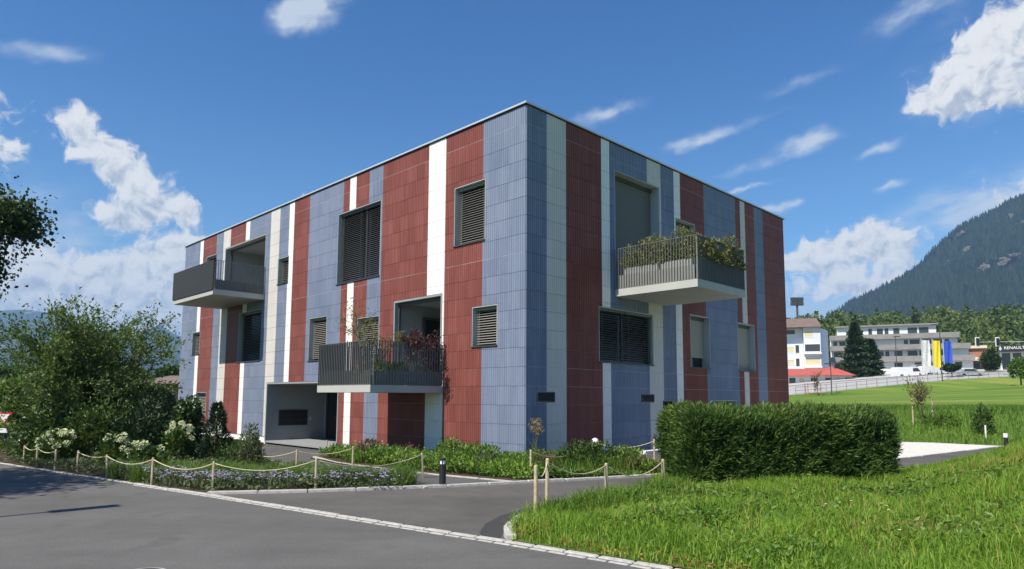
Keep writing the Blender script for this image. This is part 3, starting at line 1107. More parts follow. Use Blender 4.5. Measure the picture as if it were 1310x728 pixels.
# ventilation grilles
for (u0, u1, z0, z1) in OPEN_R[-2:]:
    mb = MB()
    mb.fbox(FR, u0, u1, .05, .07, z0, z1)
    for a, b in ((u0, u0 + .025), (u1 - .025, u1)):
        mb.fbox(FR, a, b, -TILE_T - .015, .05, z0, z1)
    for a, b in ((z0, z0 + .025), (z1 - .025, z1)):
        mb.fbox(FR, u0 + .025, u1 - .025, -TILE_T - .015, .05, a, b)
    v = mb.build('ventilation_grille', M_ANTHR, BLD)
    n = 5
    for k in range(n):
        z = z0 + .035 + (z1 - z0 - .07) * (k + .3) / n
        mb = MB()
        mb.hexa([FR(u0 + .026, -.03, z), FR(u1 - .026, -.03, z), FR(u1 - .026, .02, z + .03), FR(u0 + .026, .02, z + .03),
                 FR(u0 + .026, -.03, z + .006), FR(u1 - .026, -.03, z + .006), FR(u1 - .026, .02, z + .036), FR(u0 + .026, .02, z + .036)])
        mb.build('slat', M_ANTHR, v)


# loggias and the entrance porch: rooms open to the outside
def room(name, F, rect, depth, mat=M_PLASTER):
    u0, u1, z0, z1 = rect
    e = .06
    mb = MB()
    mb.fbox(F, u0 - e, u0, -TILE_T - .004, depth, z0 - e, z1 + e)
    mb.fbox(F, u1, u1 + e, -TILE_T - .004, depth, z0 - e, z1 + e)
    mb.fbox(F, u0 - e, u1 + e, depth + .001, depth + e, z0 - e, z1 + e)
    mb.fbox(F, u0, u1, -TILE_T - .004, depth, z1, z1 + e)
    mb.fbox(F, u0, u1, -TILE_T - .004, depth, z0 - e, z0)
    return mb.build(name, mat, BLD)


lg = room('loggia', FL, (3.39, 5.67, 1.98, 4.55), 2.5)
mb = MB()
mb.fbox(FL, 5.64, 5.668, 1.15, 2.25, 1.99, 4.12)
mb.build('door', M_GLASS, lg)
mb = MB()
mb.fbox(FL, 5.60, 5.669, 1.06, 1.148, 1.985, 4.20)
mb.fbox(FL, 5.60, 5.669, 2.252, 2.33, 1.985, 4.20)
mb.fbox(FL, 5.60, 5.669, 1.149, 2.251, 4.121, 4.20)
mb.build('door_frame', M_ANTHR, lg)
mb = MB()
mb.fbox(FL, 5.60, 5.66, .10, .16, 1.985, 4.54)
mb.fbox(FL, 3.40, 5.599, .10, .16, 4.44, 4.54)
mb.build('screen_rail', M_ANTHR, lg)
lg = room('loggia', FL, (15.08, 19.19, 5.86, 8.34), 2.6)
mb = MB()
mb.fbox(FL, 15.4, 17.6, 2.57, 2.598, 5.87, 8.0)
mb.build('door', M_GLASS, lg)
mb = MB()
mb.fbox(FL, 19.12, 19.18, .22, .28, 5.865, 8.33)
mb.fbox(FL, 15.09, 19.119, .22, .28, 8.25, 8.33)
mb.build('screen_rail', M_ANTHR, lg)
po = room('porch', FL, (8.96, 14.38, -.16, 2.09), 2.55)
mb = MB()
mb.fbox(FL, 14.35, 14.379, .49, 1.77, .42, 1.06)
pb = mb.build('letter_boxes', M_ANTHR, po)
for k in range(4):
    for j in range(3):
        mb = MB()
        mb.fbox(FL, 14.335, 14.349, .51 + k * .315, .51 + k * .315 + .295, .44 + j * .205, .44 + j * .205 + .188)
        mb.build('letter_box_door', M_BLACK, pb)
mb = MB()
mb.fbox(FL, 14.352, 14.379, 1.86, 1.93, .62, .76)
mb.build('bell_panel', M_ALU, po)
mb = MB()
mb.fbox(FL, 9.2, 14.02, 2.50, 2.545, -.155, 2.05)
d_ = mb.build('glazed_door', M_GLASS, po)
mb = MB()
for u in (9.15, 10.4, 11.6, 12.8, 14.02):
    mb.fbox(FL, u, u + .06, 2.46, 2.549, -.155, 2.06)
mb.build('door_frame', M_ANTHR, d_)


# balconies
def bars(mb, F, axis, c0, c1, fixed, z0, z1, step=.088):
    n = int(round((c1 - c0) / step))
    for k in range(n + 1):
        c = c0 + (c1 - c0) * k / n
        if axis == 'u':
            mb.fbox(F, c - .006, c + .006, fixed - .02, fixed + .02, z0, z1)
        else:
            mb.fbox(F, fixed - .02, fixed + .02, c - .006, c + .006, z0, z1)


def balcony(F, u0, u1, depth, zb, zt, ztop, front, label):
    mb = MB()
    mb.fbox(F, u0, u1, -depth, -TILE_T - .012, zb, zt)
    b = mb.build('balcony', M_SLAB, BLD)
    b['label'] = label
    e = .03
    if front == 'panel':
        mb = MB()
        mb.fbox(F, u0 - .03, u1 + .03, -depth - .035, -depth - .005, zt - .03, ztop)
        mb.build('railing_panel', M_PANELDARK, b)
    else:
        mb = MB()
        bars(mb, F, 'u', u0 + e, u1 - e, -depth + .02, zt + .02, ztop)
        mb.build('railing', M_RAILBAR, b)
        mb = MB()
        mb.fbox(F, u0 + e, u1 - e, -depth + .045, -depth + .052, zt + .015, zt + (ztop - zt) * .34)
        mb.build('kick_panel', M_KICK, b)
    for fx, s in ((u0 + .02, 1), (u1 - .02, -1)):
        mb = MB()
        bars(mb, F, 'd', -depth + .09, -.07, fx, zt + .02, ztop)
        mb.build('railing', M_RAILBAR, b)
        mb = MB()
        lo_, hi_ = sorted((fx + s * .024, fx + s * .031))
        mb.fbox(F, lo_, hi_, -depth + .09, -.07, zt + .015, zt + (ztop - zt) * .34)
        mb.build('kick_panel', M_KICK, b)
    rails = [(ztop, ztop + .012, 'handrail'), (zt + .004, zt + .018, 'bottom_rail')]
    y1 = -depth + (.0455 if front != 'panel' else .0)
    for za, zb_, nm in rails:
        if front != 'panel':
            mb = MB()
            mb.fbox(F, u0, u1, -depth, -depth + .045, za, zb_)
            mb.build(nm, M_RAILBAR, b)
        for fx in (u0, u1 - .045):
            mb = MB()
            mb.fbox(F, fx, fx + .045, y1, -.06, za, zb_)
            mb.build(nm, M_RAILBAR, b)
    return b


bal_m = balcony(FL, 3.21, 5.95, 2.46, 1.73, 1.92, 3.09, 'bars', 'balcony with slim vertical bars above the planted bed')
mb = MB()
mb.fbox(FL, 4.55, 5.86, -2.40, -2.392, 1.95, 3.05)
mb.build('privacy_panel', M_PANELDARK, bal_m)
balcony(FL, 14.95, 19.38, 2.12, 5.58, 5.79, 6.95, 'panel', 'upper balcony with solid dark front panel')
balcony(FR, 3.79, 6.55, 2.73, 4.59, 4.80, 6.00, 'bars', 'balcony on the shaded side with overflowing planters')
# ------------------------------------------------------------------ plants
def grow(rng, base, n_main, height, spread, levels=2, seg=5, up=.5, droop=.0, r0=.05, leafy=.35, twigs=7):
    """branches as polylines and the points where leaves sit"""
    lines, leaf_p, leaf_d = [], [], []

    def branch(p, d, length, r, lev):
        pts, rr = [p.copy()], [r]
        step = length / seg
        for k in range(seg):
            d = d + rng.normal(size=3) * .16 + np.array([0, 0, up * .12 - droop * (k / seg) * (.5 if lev == 0 else 1)])
            d /= np.linalg.norm(d)
            p = p + d * step
            pts.append(p.copy())
            rr.append(r * (1 - (k + 1) / seg * .75))
        lines.append((pts, rr))
        if lev < levels:
            for j in range(twigs if lev == 0 else max(3, twigs - 3)):
                f = rng.uniform(leafy if lev == 0 else .2, 1.0)
                k = min(seg - 1, int(f * seg))
                q = pts[k] + (pts[k + 1] - pts[k]) * (f * seg - k)
                nd = d * .55 + rng.normal(size=3) * .65 + np.array([0, 0, .15])
                nd /= np.linalg.norm(nd)
                branch(q, nd, length * rng.uniform(.34, .55), r * .45, lev + 1)
        if lev >= 1 or levels == 0:
            for k in range(1, seg + 1):
                leaf_p.append(pts[k])
                leaf_d.append(pts[k] - pts[k - 1])
                leaf_p.append((pts[k] + pts[k - 1]) / 2)
                leaf_d.append(pts[k] - pts[k - 1])

    for m in range(n_main):
        a = 2 * math.pi * (m + rng.uniform(-.4, .4)) / max(1, n_main)
        s = spread * rng.uniform(.35, 1.0)
        d = np.array([math.cos(a) * s, math.sin(a) * s, 1.0])
        d /= np.linalg.norm(d)
        branch(np.array(base, float) + np.array([math.cos(a), math.sin(a), 0]) * .05, d, height * rng.uniform(.75, 1.05), r0, 0)
    return lines, np.array(leaf_p), unit(np.array(leaf_d))


def tube_mesh(name, lines, mat, n=5):
    mb = MB()
    for pts, rr in lines:
        mb.tube(pts, rr, n, cap=False)
    return mb.mesh(name, mat, True)


def leaves_at(rng, P_, D_, per, jitter, size, ratio, up=.2, outward=1.0, fold=.12):
    n = len(P_) * per
    p = np.repeat(P_, per, 0) + rng.normal(size=(n, 3)) * jitter
    d = np.repeat(D_, per, 0) * outward + rng.normal(size=(n, 3)) * .8 + np.array([0, 0, up])
    sz = size * rng.uniform(.6, 1.25, n)
    return leaf_arrays(p, d, sz, ratio, fold, rng)


def woody(name, part_leaf, loc, lab, cat, mat, rng_seed, n_main, height, spread, levels, per, jitter, size, ratio, group=None,
          up=.5, droop=0.0, r0=.04, leafy=.3, twigs=7, leaf_up=.2, stem='stem', bark=None):
    rng = np.random.default_rng(rng_seed)
    lines, lp, ld = grow(rng, (0, 0, 0), n_main, height, spread, levels, 5, up, droop, r0, leafy, twigs)
    e = empty(name, loc)
    tag(e, lab, cat, group)
    link(stem, tube_mesh(stem, lines, bark or M_BARK), e)
    V, F_, var = leaves_at(rng, lp, ld, per, jitter, size, ratio, leaf_up)
    V[:, 2] = np.maximum(V[:, 2], .02)
    link(part_leaf, np_mesh(part_leaf, V, F_, mat, var), e)
    return e


def mound_leaves(rng, n, rx, ry, rz, size, ratio, shell=.55, z0=0.0, up=.35, lumps=9):
    """leaves over an uneven rounded mass"""
    u = rand_dirs(n, rng)
    u[:, 2] = np.abs(u[:, 2])
    c = rand_dirs(lumps, rng)
    c[:, 2] = np.abs(c[:, 2])
    bulge = np.max(np.clip((u @ c.T - .72) / .28, 0, 1), axis=1)
    r = (rng.uniform(shell, 1.0, n)) * (.72 + .33 * bulge)
    p = u * r[:, None] * np.array([rx, ry, rz]) + np.array([0, 0, z0])
    d = u * .9 + rng.normal(size=(n, 3)) * .6 + np.array([0, 0, up])
    return leaf_arrays(p, d, size * rng.uniform(.6, 1.3, n), ratio, .12, rng)


def mound_core(name, rx, ry, rz, z0, mat, parent):
    mb = MB()
    prof = [(.62, 0), (.72, .3), (.62, .6), (.35, .8), (.05, .88)]
    mb.lathe([(a, b) for a, b in prof], 10)
    mb.v = [(x * rx, y * ry, z * rz + z0) for x, y, z in mb.v]
    return mb.build(name, mat, parent, smooth=True)


def bush(name, loc, lab, cat, mat, seed, rx, ry, rz, n, size, ratio, group=None, core=True, stem_h=0.0, up=.35, leaf='foliage', rz_turn=0.0):
    rng = np.random.default_rng(seed)
    e = empty(name, loc, rz_turn)
    tag(e, lab, cat, group)

    V, F_, var = mound_leaves(rng, n, rx, ry, rz, size, ratio, z0=stem_h, up=up)
    V[:, 2] = np.maximum(V[:, 2], .01)
    link(leaf, np_mesh(leaf, V, F_, mat, var), e)
    mb = MB()
    for k in range(5):
        a = 2 * math.pi * k / 5
        mb.tube([(.03 * math.cos(a), .03 * math.sin(a), -.03), (rx * .25 * math.cos(a), ry * .25 * math.sin(a), stem_h + rz * .35), (rx * .5 * math.cos(a), ry * .5 * math.sin(a), stem_h + rz * .6)], [.022, .016, .006], 5)
    mb.build('stem', M_BARK, e)
    return e


def gz(x, y, dz=.02):
    return (x, y, float(T(x, y)) + dz)


# ---- hedge
def hedge():
    rng = np.random.default_rng(31)
    p0, p1 = np.array([3.42, 12.6]), np.array([7.72, 13.70])
    ax = (p1 - p0) / np.linalg.norm(p1 - p0)
    nr = np.array([ax[1], -ax[0]])           # towards the street
    L = np.linalg.norm(p1 - p0)
    depth, h = 1.35, 1.30
    e = empty('clipped_hedge', (p0[0], p0[1], .04))
    tag(e, 'dense evergreen hedge of feathery sprays beside the drive and lawn', 'hedge')

    def wav(s, z):
        return .045 * np.sin(s * 2.3 + 1.1 * z) + .04 * np.sin(s * 5.1 + 2.0 + 3 * z) + .045 * np.sin(s * 9.7 - 4 * z) * np.sin(z * 6 + s)
    parts = []
    SUB = 5

    def put(n, s, d, z, nor3):
        """sprays: a small fan of narrow leaflets each"""
        # round the long edges off
        top = np.clip((z - (h - .35)) / .35, 0, 1)
        inset = .16 * top ** 2
        s = np.where(s < L / 2, s + inset, s - inset)
        d = np.where(d < depth / 2, d + inset, d - inset)
        base = np.stack([ax[0] * s - nr[0] * d, ax[1] * s - nr[1] * d, z], 1)
        ax_dir = unit(nor3 * rng.uniform(.5, 1.0, (n, 1)) + rng.normal(size=(n, 3)) * .30 + np.array([.28, 0, .62]))
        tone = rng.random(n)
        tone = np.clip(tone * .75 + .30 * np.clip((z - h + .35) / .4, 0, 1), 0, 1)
        for q in range(SUB):
            bb = base + ax_dir * (.042 * q) + rng.normal(size=(n, 3)) * .014
            dd = ax_dir + rng.normal(size=(n, 3)) * .34
            V_, F_q, _ = leaf_arrays(bb, dd, .105 * rng.uniform(.6, 1.3, n), .21, .06, rng)
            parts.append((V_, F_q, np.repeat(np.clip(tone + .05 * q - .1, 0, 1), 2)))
    n = 11500
    s, z = rng.uniform(0, L, n), rng.uniform(-.05, h - .1, n)
    put(n, s, .10 - 1.6 * wav(s, z) + np.abs(rng.normal(size=n)) * .10, z, np.tile([nr[0], nr[1], 0], (n, 1)))
    n = 3500
    s, z = rng.uniform(0, L, n), rng.uniform(.0, h, n)
    put(n, s, depth + wav(s, z) - np.abs(rng.normal(size=n)) * .15, z, np.tile([-nr[0], -nr[1], 0], (n, 1)))
    for end in (0, 1):
        n = 5000
        d, z = rng.uniform(0, depth, n), rng.uniform(0, h, n)
        s = (L + wav(d + 7, z) - np.abs(rng.normal(size=n)) * .15) if end else (-wav(d + 3, z) + np.abs(rng.normal(size=n)) * .15)
        put(n, s, d, z, np.tile([ax[0], ax[1], 0] if end else [-ax[0], -ax[1], 0], (n, 1)))
    n = 7500
    s, d = rng.uniform(-.05, L + .05, n), rng.uniform(-.08, depth, n)
    put(n, s, d, h - .10 + 1.1 * wav(s, d * 2) - np.abs(rng.normal(size=n)) * .10 - .12 * (np.abs(d / depth - .5) * 2) ** 4, np.tile([0, 0, 1.0], (n, 1)))
    # stray young shoots standing proud of the clipped faces
    n = 420
    s, d = rng.uniform(.05, L - .05, n), rng.uniform(.02, depth - .05, n)
    z = np.full(n, h - .06)
    fr = rng.random(n) < .3
    d = np.where(fr, .02, d)
    z = np.where(fr, rng.uniform(.5, h - .1, n), z)
    base = np.stack([ax[0] * s - nr[0] * d, ax[1] * s - nr[1] * d, z], 1)
    dr_ = unit(np.where(fr[:, None], np.array([nr[0], nr[1], .9]), np.array([.1, 0, 1.0])) + rng.normal(size=(n, 3)) * .25)
    ln_ = rng.uniform(.10, .26, n)
    for q in range(7):
        V_, F_q, _ = leaf_arrays(base + dr_ * (ln_ * q / 7)[:, None], dr_ + rng.normal(size=(n, 3)) * .55, .065 * rng.uniform(.7, 1.2, n), .25, .06, rng)
        parts.append((V_, F_q, np.repeat(np.clip(.55 + .45 * rng.random(n), 0, 1), 2)))
    V, F_, var = join_arrays(parts)
    V[:, 2] = np.maximum(V[:, 2], .0)
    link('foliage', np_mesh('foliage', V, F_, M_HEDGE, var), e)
    mb = MB()
    i0, i1, d0, d1 = .16, L - .16, .16, depth - .16
    pt = lambda s_, d_, z_: (ax[0] * s_ - nr[0] * d_, ax[1] * s_ - nr[1] * d_, z_)
    mb.hexa([pt(i0, d0, 0), pt(i1, d0, 0), pt(i1, d1, 0), pt(i0, d1, 0), pt(i0, d0, h - .2), pt(i1, d0, h - .2), pt(i1, d1, h - .2), pt(i0, d1, h - .2)])
    mb.build('dark_core', M_DARKCONIF, e)  # solid core added to block see-through, dark to deepen the gaps


hedge()

# ---- lawn grass
rng = np.random.default_rng(5)
pts = scatter([(p[0], p[1]) for p in LAWN], 400000, rng)
d = np.hypot(pts[:, 0], pts[:, 1])
vis = (np.abs(pts[:, 0]) < .86 * pts[:, 1] + .6) & (pts[:, 1] > 3.5) & (d < 21)
pts = pts[vis]
keep = rng.random(len(pts)) < np.clip(9.5 / np.maximum(np.hypot(pts[:, 0], pts[:, 1]), 4), .35, 1)
pts = pts[keep]
inside_hedge = in_poly(pts[:, 0], pts[:, 1], [(3.2, 12.9), (7.7, 14.0), (7.4, 15.0), (2.9, 13.9)])
pts = pts[~inside_hedge]
clump = np.sin(pts[:, 0] * 1.9 + 1.3 * np.sin(pts[:, 1] * 1.1)) * np.cos(pts[:, 1] * 2.3 + .7 * np.sin(pts[:, 0] * 2.7))
edge = np.clip((pts[:, 1] - (6.75 - .73 * (pts[:, 0] - 1.3))) / .8, .0, 1)      # short by the street
z = LH(pts[:, 0], pts[:, 1])
ln = (.10 + .075 * clump + .05 * rng.random(len(pts))) * np.clip((17 - pts[:, 1]) / 5, .45, 1) * (.45 + .55 * edge) + .04
V, F_, var = blade_arrays(np.stack([pts[:, 0], pts[:, 1], z - .01], 1), ln * rng.uniform(.6, 1.35, len(pts)), .0085 + .004 * rng.random(len(pts)), .75, rng)
o = link('lawn_grass', np_mesh('lawn_grass', V, F_, M_LAWN, var))
tag(o, 'bright green unmown lawn grass on the low mound', 'grass', kind='stuff')
# straw stalks and a worn dry patch
rng = np.random.default_rng(6)
pa = scatter([(.6, 8.6), (3, 11.6), (8.5, 12.6), (11, 11), (6.8, 4.6), (2, 6.8)], 900, rng)
pb = np.array([4.55, 8.3]) + rng.normal(size=(1500, 2)) * [.42, .16]
pc = np.array([9.3, 12.3]) + rng.normal(size=(700, 2)) * [.8, .4]
pts = np.concatenate([pa, pb, pc])
hh_ = np.concatenate([rng.uniform(.14, .38, len(pa)), rng.uniform(.06, .16, len(pb)), rng.uniform(.1, .3, len(pc))])
V, F_, var = blade_arrays(np.stack([pts[:, 0], pts[:, 1], LH(pts[:, 0], pts[:, 1])], 1), hh_, .006, .9, rng)
o = link('dry_grass', np_mesh('dry_grass', V, F_, M_STRAW, var))
tag(o, 'dry straw stalks and a worn pale patch in the lawn', 'grass', kind='stuff')
# taller weeds along the drive edge
rng = np.random.default_rng(8)
pts = scatter([(.35, 9.5), (1.4, 10.7), (2.85, 12.4), (3.3, 12.0), (2.0, 10.4), (.9, 9.0)], 1500, rng)
V, F_, var = blade_arrays(np.stack([pts[:, 0], pts[:, 1], LH(pts[:, 0], pts[:, 1])], 1), rng.uniform(.12, .34, 1500), .010, .8, rng)
o = link('tall_weeds', np_mesh('tall_weeds', V, F_, M_BANKGRASS, var))
tag(o, 'taller dark weeds fringing the lawn along the drive', 'weeds', kind='stuff')
# dry leaves at the lawn's rounded corner and along the kerb
pts = np.concatenate([scatter([(.1, 7.75), (.03, 8.2), (.10, 8.75), (.28, 9.1), (.5, 8.6), (.45, 7.75)], 500, rng), scatter([(.4, 7.45), (2.6, 5.8), (2.75, 6.0), (.6, 7.7)], 420, rng)])
V, F_, var = leaf_arrays(np.stack([pts[:, 0], pts[:, 1], LH(pts[:, 0], pts[:, 1]) + rng.uniform(.0, .07, len(pts))], 1), rng.normal(size=(len(pts), 3)) * [1, 1, .25], rng.uniform(.02, .05, len(pts)), .6, .2, rng)
o = link('dry_leaf_litter', np_mesh('dry_leaf_litter', V, F_, M_DRYLEAF, var))
tag(o, 'brown dry leaf litter along the lawn kerb', 'leaf litter', kind='stuff')


# broad-leaved weeds in darker patches of the lawn
rng = np.random.default_rng(12)
cx_ = scatter([(.6, 8.6), (3, 11.5), (8, 12.4), (9, 9), (6.5, 5.5), (2, 6.8)], 46, rng)
parts = []
for cx, cy in cx_:
    n = rng.integers(60, 220)
    rr_ = rng.uniform(.15, .5)
    q = np.array([cx, cy]) + rng.normal(size=(n, 2)) * rr_
    q = q[in_poly(q[:, 0], q[:, 1], [(p[0], p[1]) for p in LAWN])]
    if len(q) < 5: continue
    zz = LH(q[:, 0], q[:, 1]) + rng.uniform(.02, .16, len(q))
    parts.append(leaf_arrays(np.stack([q[:, 0], q[:, 1], zz], 1), rng.normal(size=(len(q), 3)) * [.8, .8, .3] + [0, 0, .35], rng.uniform(.04, .10, len(q)), .45, .1, rng))
V, F_, var = join_arrays(parts)
o = link('lawn_weeds', np_mesh('lawn_weeds', V, F_, M_COVER, var))
tag(o, 'broad leaved weeds scattered through the lawn grass', 'weeds', kind='stuff')


# daisies in the lawn
def daisy(loc, lab, centre=M_YELLOW, petal=M_DAISY, r=.018, h=.16):
    e = empty('daisy', loc)
    tag(e, lab, 'flower', 'small flowers in the lawn')
    mb = MB()
    mb.tube([(0, 0, -.02), (.01, 0, h * .6), (0, .01, h)], [.002, .002, .002], 4)
    mb.build('stem', M_COVER, e)
    mb = MB()
    for k in range(10):
        a = 2 * math.pi * k / 10
        c, s_ = math.cos(a), math.sin(a)
        mb.poly([(c * .005, s_ * .005, h), (c * r - s_ * .006, s_ * r + c * .006, h + .004), (c * r * 1.1, s_ * r * 1.1, h + .004), (c * r + s_ * .006, s_ * r - c * .006, h + .004)])
    mb.build('petals', petal, e)
    mb = MB()
    mb.lathe([(.008, 0), (.007, .006), (.001, .008)], 8, (0, 0, h))
    mb.build('flower_centre', centre, e)


for px, py in ((1073, 646), (1057, 648), (1128, 647), (1134, 650), (1151, 682), (1089, 644), (1137, 656)):
    q = None
    for Yd in np.linspace(5.0, 14, 300):
        w_ = P(px, py, Yd)
        if w_.z <= float(LH(w_.x, w_.y)) + .13:
            q = w_
            break
    if q: daisy((q.x, q.y, float(LH(q.x, q.y))), 'small white daisy standing in the lawn grass')
q = P(1036, 612, 12.2)
daisy((q.x, q.y, float(LH(q.x, q.y))), 'yellow flower at the foot of the hedge', M_YELLOW, M_YELLOW, .035, .22)

# ---- rough grass on the bank beyond the yard
rng = np.random.default_rng(9)
pts = scatter([(12.2, 27.5), (17.6, 23.6), (24, 21.6), (40, 30), (52, 44), (30, 46), (13, 40)], 60000, rng)
pts = pts[np.abs(pts[:, 0]) < .84 * pts[:, 1]]
pts = pts[rng.random(len(pts)) < np.clip((43 - pts[:, 1]) / 14, 0, 1)]
dd = np.hypot(pts[:, 0], pts[:, 1])
V, F_, var = blade_arrays(np.stack([pts[:, 0], pts[:, 1], T(pts[:, 0], pts[:, 1]) - .02], 1), (.16 + .16 * rng.random(len(pts))) * np.clip((46 - pts[:, 1]) / 12, .25, 1), .022, .8, rng)
o = link('bank_grass', np_mesh('bank_grass', V, F_, M_BANKGRASS, var))
tag(o, 'long rough grass on the bank behind the paved yard', 'grass', kind='stuff')


# ---- low planting in the beds
def cover(name, polys, n, hmax, size, mat, seed, lab, hmin=.03, lump=1.0):
    rng = np.random.default_rng(seed)
    pts = np.concatenate([scatter(q, int(n * w), rng) for q, w in polys])
    x, y = pts[:, 0], pts[:, 1]
    hill = .5 + .5 * np.sin(x * 2.1 * lump + 1.7 * np.sin(y * 1.3 * lump)) * np.cos(y * 1.9 * lump + 1.1 * np.sin(x * 1.6 * lump))
    hh = (hmin + (hmax - hmin) * hill ** .8) * rng.uniform(.35, 1.0, len(x))
    ub = -((x - KX) * BV[0] + (y - KY) * BV[1])
    hh = hh * np.where(ub > 0, np.clip((ub - .3) / 2.2, .06, 1), 1)
    dirs = rng.normal(size=(len(x), 3)) * .8 + np.array([0, 0, .7])
    V, F_, var = leaf_arrays(np.stack([x, y, T(x, y) + .02 + hh], 1), dirs, size * rng.uniform(.6, 1.4, len(x)), .5, .12, rng)
    o = link(name, np_mesh(name, V, F_, mat, var))
    tag(o, lab, 'ground cover', kind='stuff')


bedB_in = [(0.3, 13.2), (3.1, 14.35), (3.25, 15.4), (2.6, 17.3), (1.0, 17.1), (.3, 16.75), (-2.3, 19.4), (-5.6, 22.7), (-5.2, 18.4), (-3.9, 16.45), (-1.7, 14.5), (-.7, 13.85)]
cover('ground_cover', [(bedB_in, 1.0)], 30000, .42, .085, M_COVER, 41, 'leafy green ground cover in the bed along the tiled walls')
cover('ground_cover', [(BED_A[:5] + [(-1.7, 12.3), (-3.1, 13.5), (-5.4, 15.6), (-7.4, 19.5), (-12, 21)], 1.0)], 30000, .20, .065, M_FORB, 42, 'grey green low perennials filling the bed along the street', .01, 1.7)
cover('garden_undergrowth', [([(-12, 17.0), (-7.6, 18.5), (-8.3, 21.5), (-10.2, 27), (-17, 33.7), (-24, 30), (-20, 22.5)], 1.0)], 26000, .32, .10, M_BUSH, 43, 'dark leafy undergrowth in front of the far end of the building')


cover('ground_cover', [([(0.35, 13.25), (3.05, 14.38), (3.1, 15.2), (1.0, 15.6), (-1.5, 16.2), (-4.2, 19.6), (-4.9, 18.4), (-3.9, 16.5), (-1.7, 14.55), (-.7, 13.95)], 1.0)], 9000, .36, .07, M_LAWN, 44, 'fresh yellow green foliage tips in the bed along the tiled walls', .03, 2.6)
rng = np.random.default_rng(45)
pts = scatter([(0.4, 13.3), (3.0, 14.4), (2.9, 15.0), (.4, 15.2), (-2.2, 16.6), (-4.6, 19.4), (-4.9, 18.4), (-3.9, 16.5), (-1.7, 14.6), (-.7, 14.0)], 3200, rng)
V, F_, var = blade_arrays(np.stack([pts[:, 0], pts[:, 1], T(pts[:, 0], pts[:, 1]) + .02], 1), rng.uniform(.2, .52, 3200), .010, .8, rng)
o = link('bed_grass', np_mesh('bed_grass', V, F_, M_BANKGRASS, var))
tag(o, 'thin grass blades poking through the bed along the tiled walls', 'grass', kind='stuff')
pts = scatter([(0.4, 13.3), (3.0, 14.4), (2.9, 15.0), (.4, 15.2), (-2.2, 16.6), (-4.6, 19.4), (-4.9, 18.4), (-3.9, 16.5), (-1.7, 14.6), (-.7, 14.0)], 34, rng)
parts = []
for k in range(5):
    ang = 2 * math.pi * k / 5
    parts.append(leaf_arrays(np.stack([pts[:, 0], pts[:, 1], T(pts[:, 0], pts[:, 1]) + .38 + .1 * np.sin(pts[:, 0] * 9)], 1), np.tile([math.cos(ang), math.sin(ang), .4], (34, 1)), .020 * rng.uniform(.8, 1.4, 34), .7, .1, rng))
V, F_, var = join_arrays(parts)
o = link('bed_blossoms', np_mesh('bed_blossoms', V, F_, M_DAISY, var))
tag(o, 'scattered small white blossoms in the bed along the tiled walls', 'flowers', kind='stuff')


def perennial(x, y, seed, kind):
    rng = np.random.default_rng(seed)
    if kind == 'violet':
        e = empty('flowering_perennial', gz(x, y))
        tag(e, 'low perennial clump with pale violet flowers beside the street kerb', 'flowers', 'violet flowering clumps in the street bed')
        R_ = rng.uniform(.28, .42)
        V, F_, var = mound_leaves(rng, 380, R_, R_, .22, .07, .35)
        link('foliage', np_mesh('foliage', V, F_, M_FORB, var), e)
        n = 55
        a, r = rng.uniform(0, 6.28, n), np.sqrt(rng.random(n)) * R_
        p = np.stack([np.cos(a) * r, np.sin(a) * r, .16 + .12 * rng.random(n)], 1)
        parts = []
        for k in range(5):
            ang = 2 * math.pi * k / 5
            parts.append(leaf_arrays(p, np.tile([math.cos(ang), math.sin(ang), .35], (n, 1)), .026 * rng.uniform(.8, 1.3, n), .7, .1, rng))
        V, F_, var = join_arrays(parts)
        link('flowers', np_mesh('flowers', V, F_, M_FLOWER_V, var), e)['kind'] = 'stuff'
    elif kind == 'tuft':
        e = empty('grass_tuft', gz(x, y))
        tag(e, 'fresh green tuft of fine ornamental grass in the street bed', 'grass tuft', 'ornamental grass tufts in the street bed')
        n = 420
        a, r = rng.uniform(0, 6.28, n), np.sqrt(rng.random(n)) * .22
        V, F_, var = blade_arrays(np.stack([np.cos(a) * r, np.sin(a) * r, np.zeros(n)], 1), rng.uniform(.25, .48, n), .010, 1.0, rng)
        link('blades', np_mesh('blades', V, F_, M_COVER, var), e)
    return e


vio = [(-6.4, 12.6), (-5.9, 12.25), (-5.4, 11.9), (-4.9, 11.75), (-4.4, 11.95), (-3.9, 12.0), (-3.3, 12.1), (-3.7, 12.7), (-2.85, 12.15), (-2.5, 12.5), (-2.3, 12.15), (-7.2, 13.1), (-7.9, 13.7), (-5.2, 12.15), (-3.0, 12.6)]
for k, (x, y) in enumerate(vio): perennial(x, y, 100 + k, 'violet')
for k, (x, y) in enumerate([(-6.0, 12.9), (-5.0, 12.75), (-4.2, 12.5), (-3.3, 12.55), (-3.05, 12.45), (-1.95, 12.4), (-4.6, 13.2), (-5.6, 13.3), (-6.9, 12.75), (-2.15, 12.75), (-5.65, 12.5), (-4.75, 12.15), (-3.6, 12.3), (-2.65, 12.35), (-7.6, 13.3), (-6.6, 13.4), (-3.9, 13.0)]): perennial(x, y, 140 + k, 'tuft')

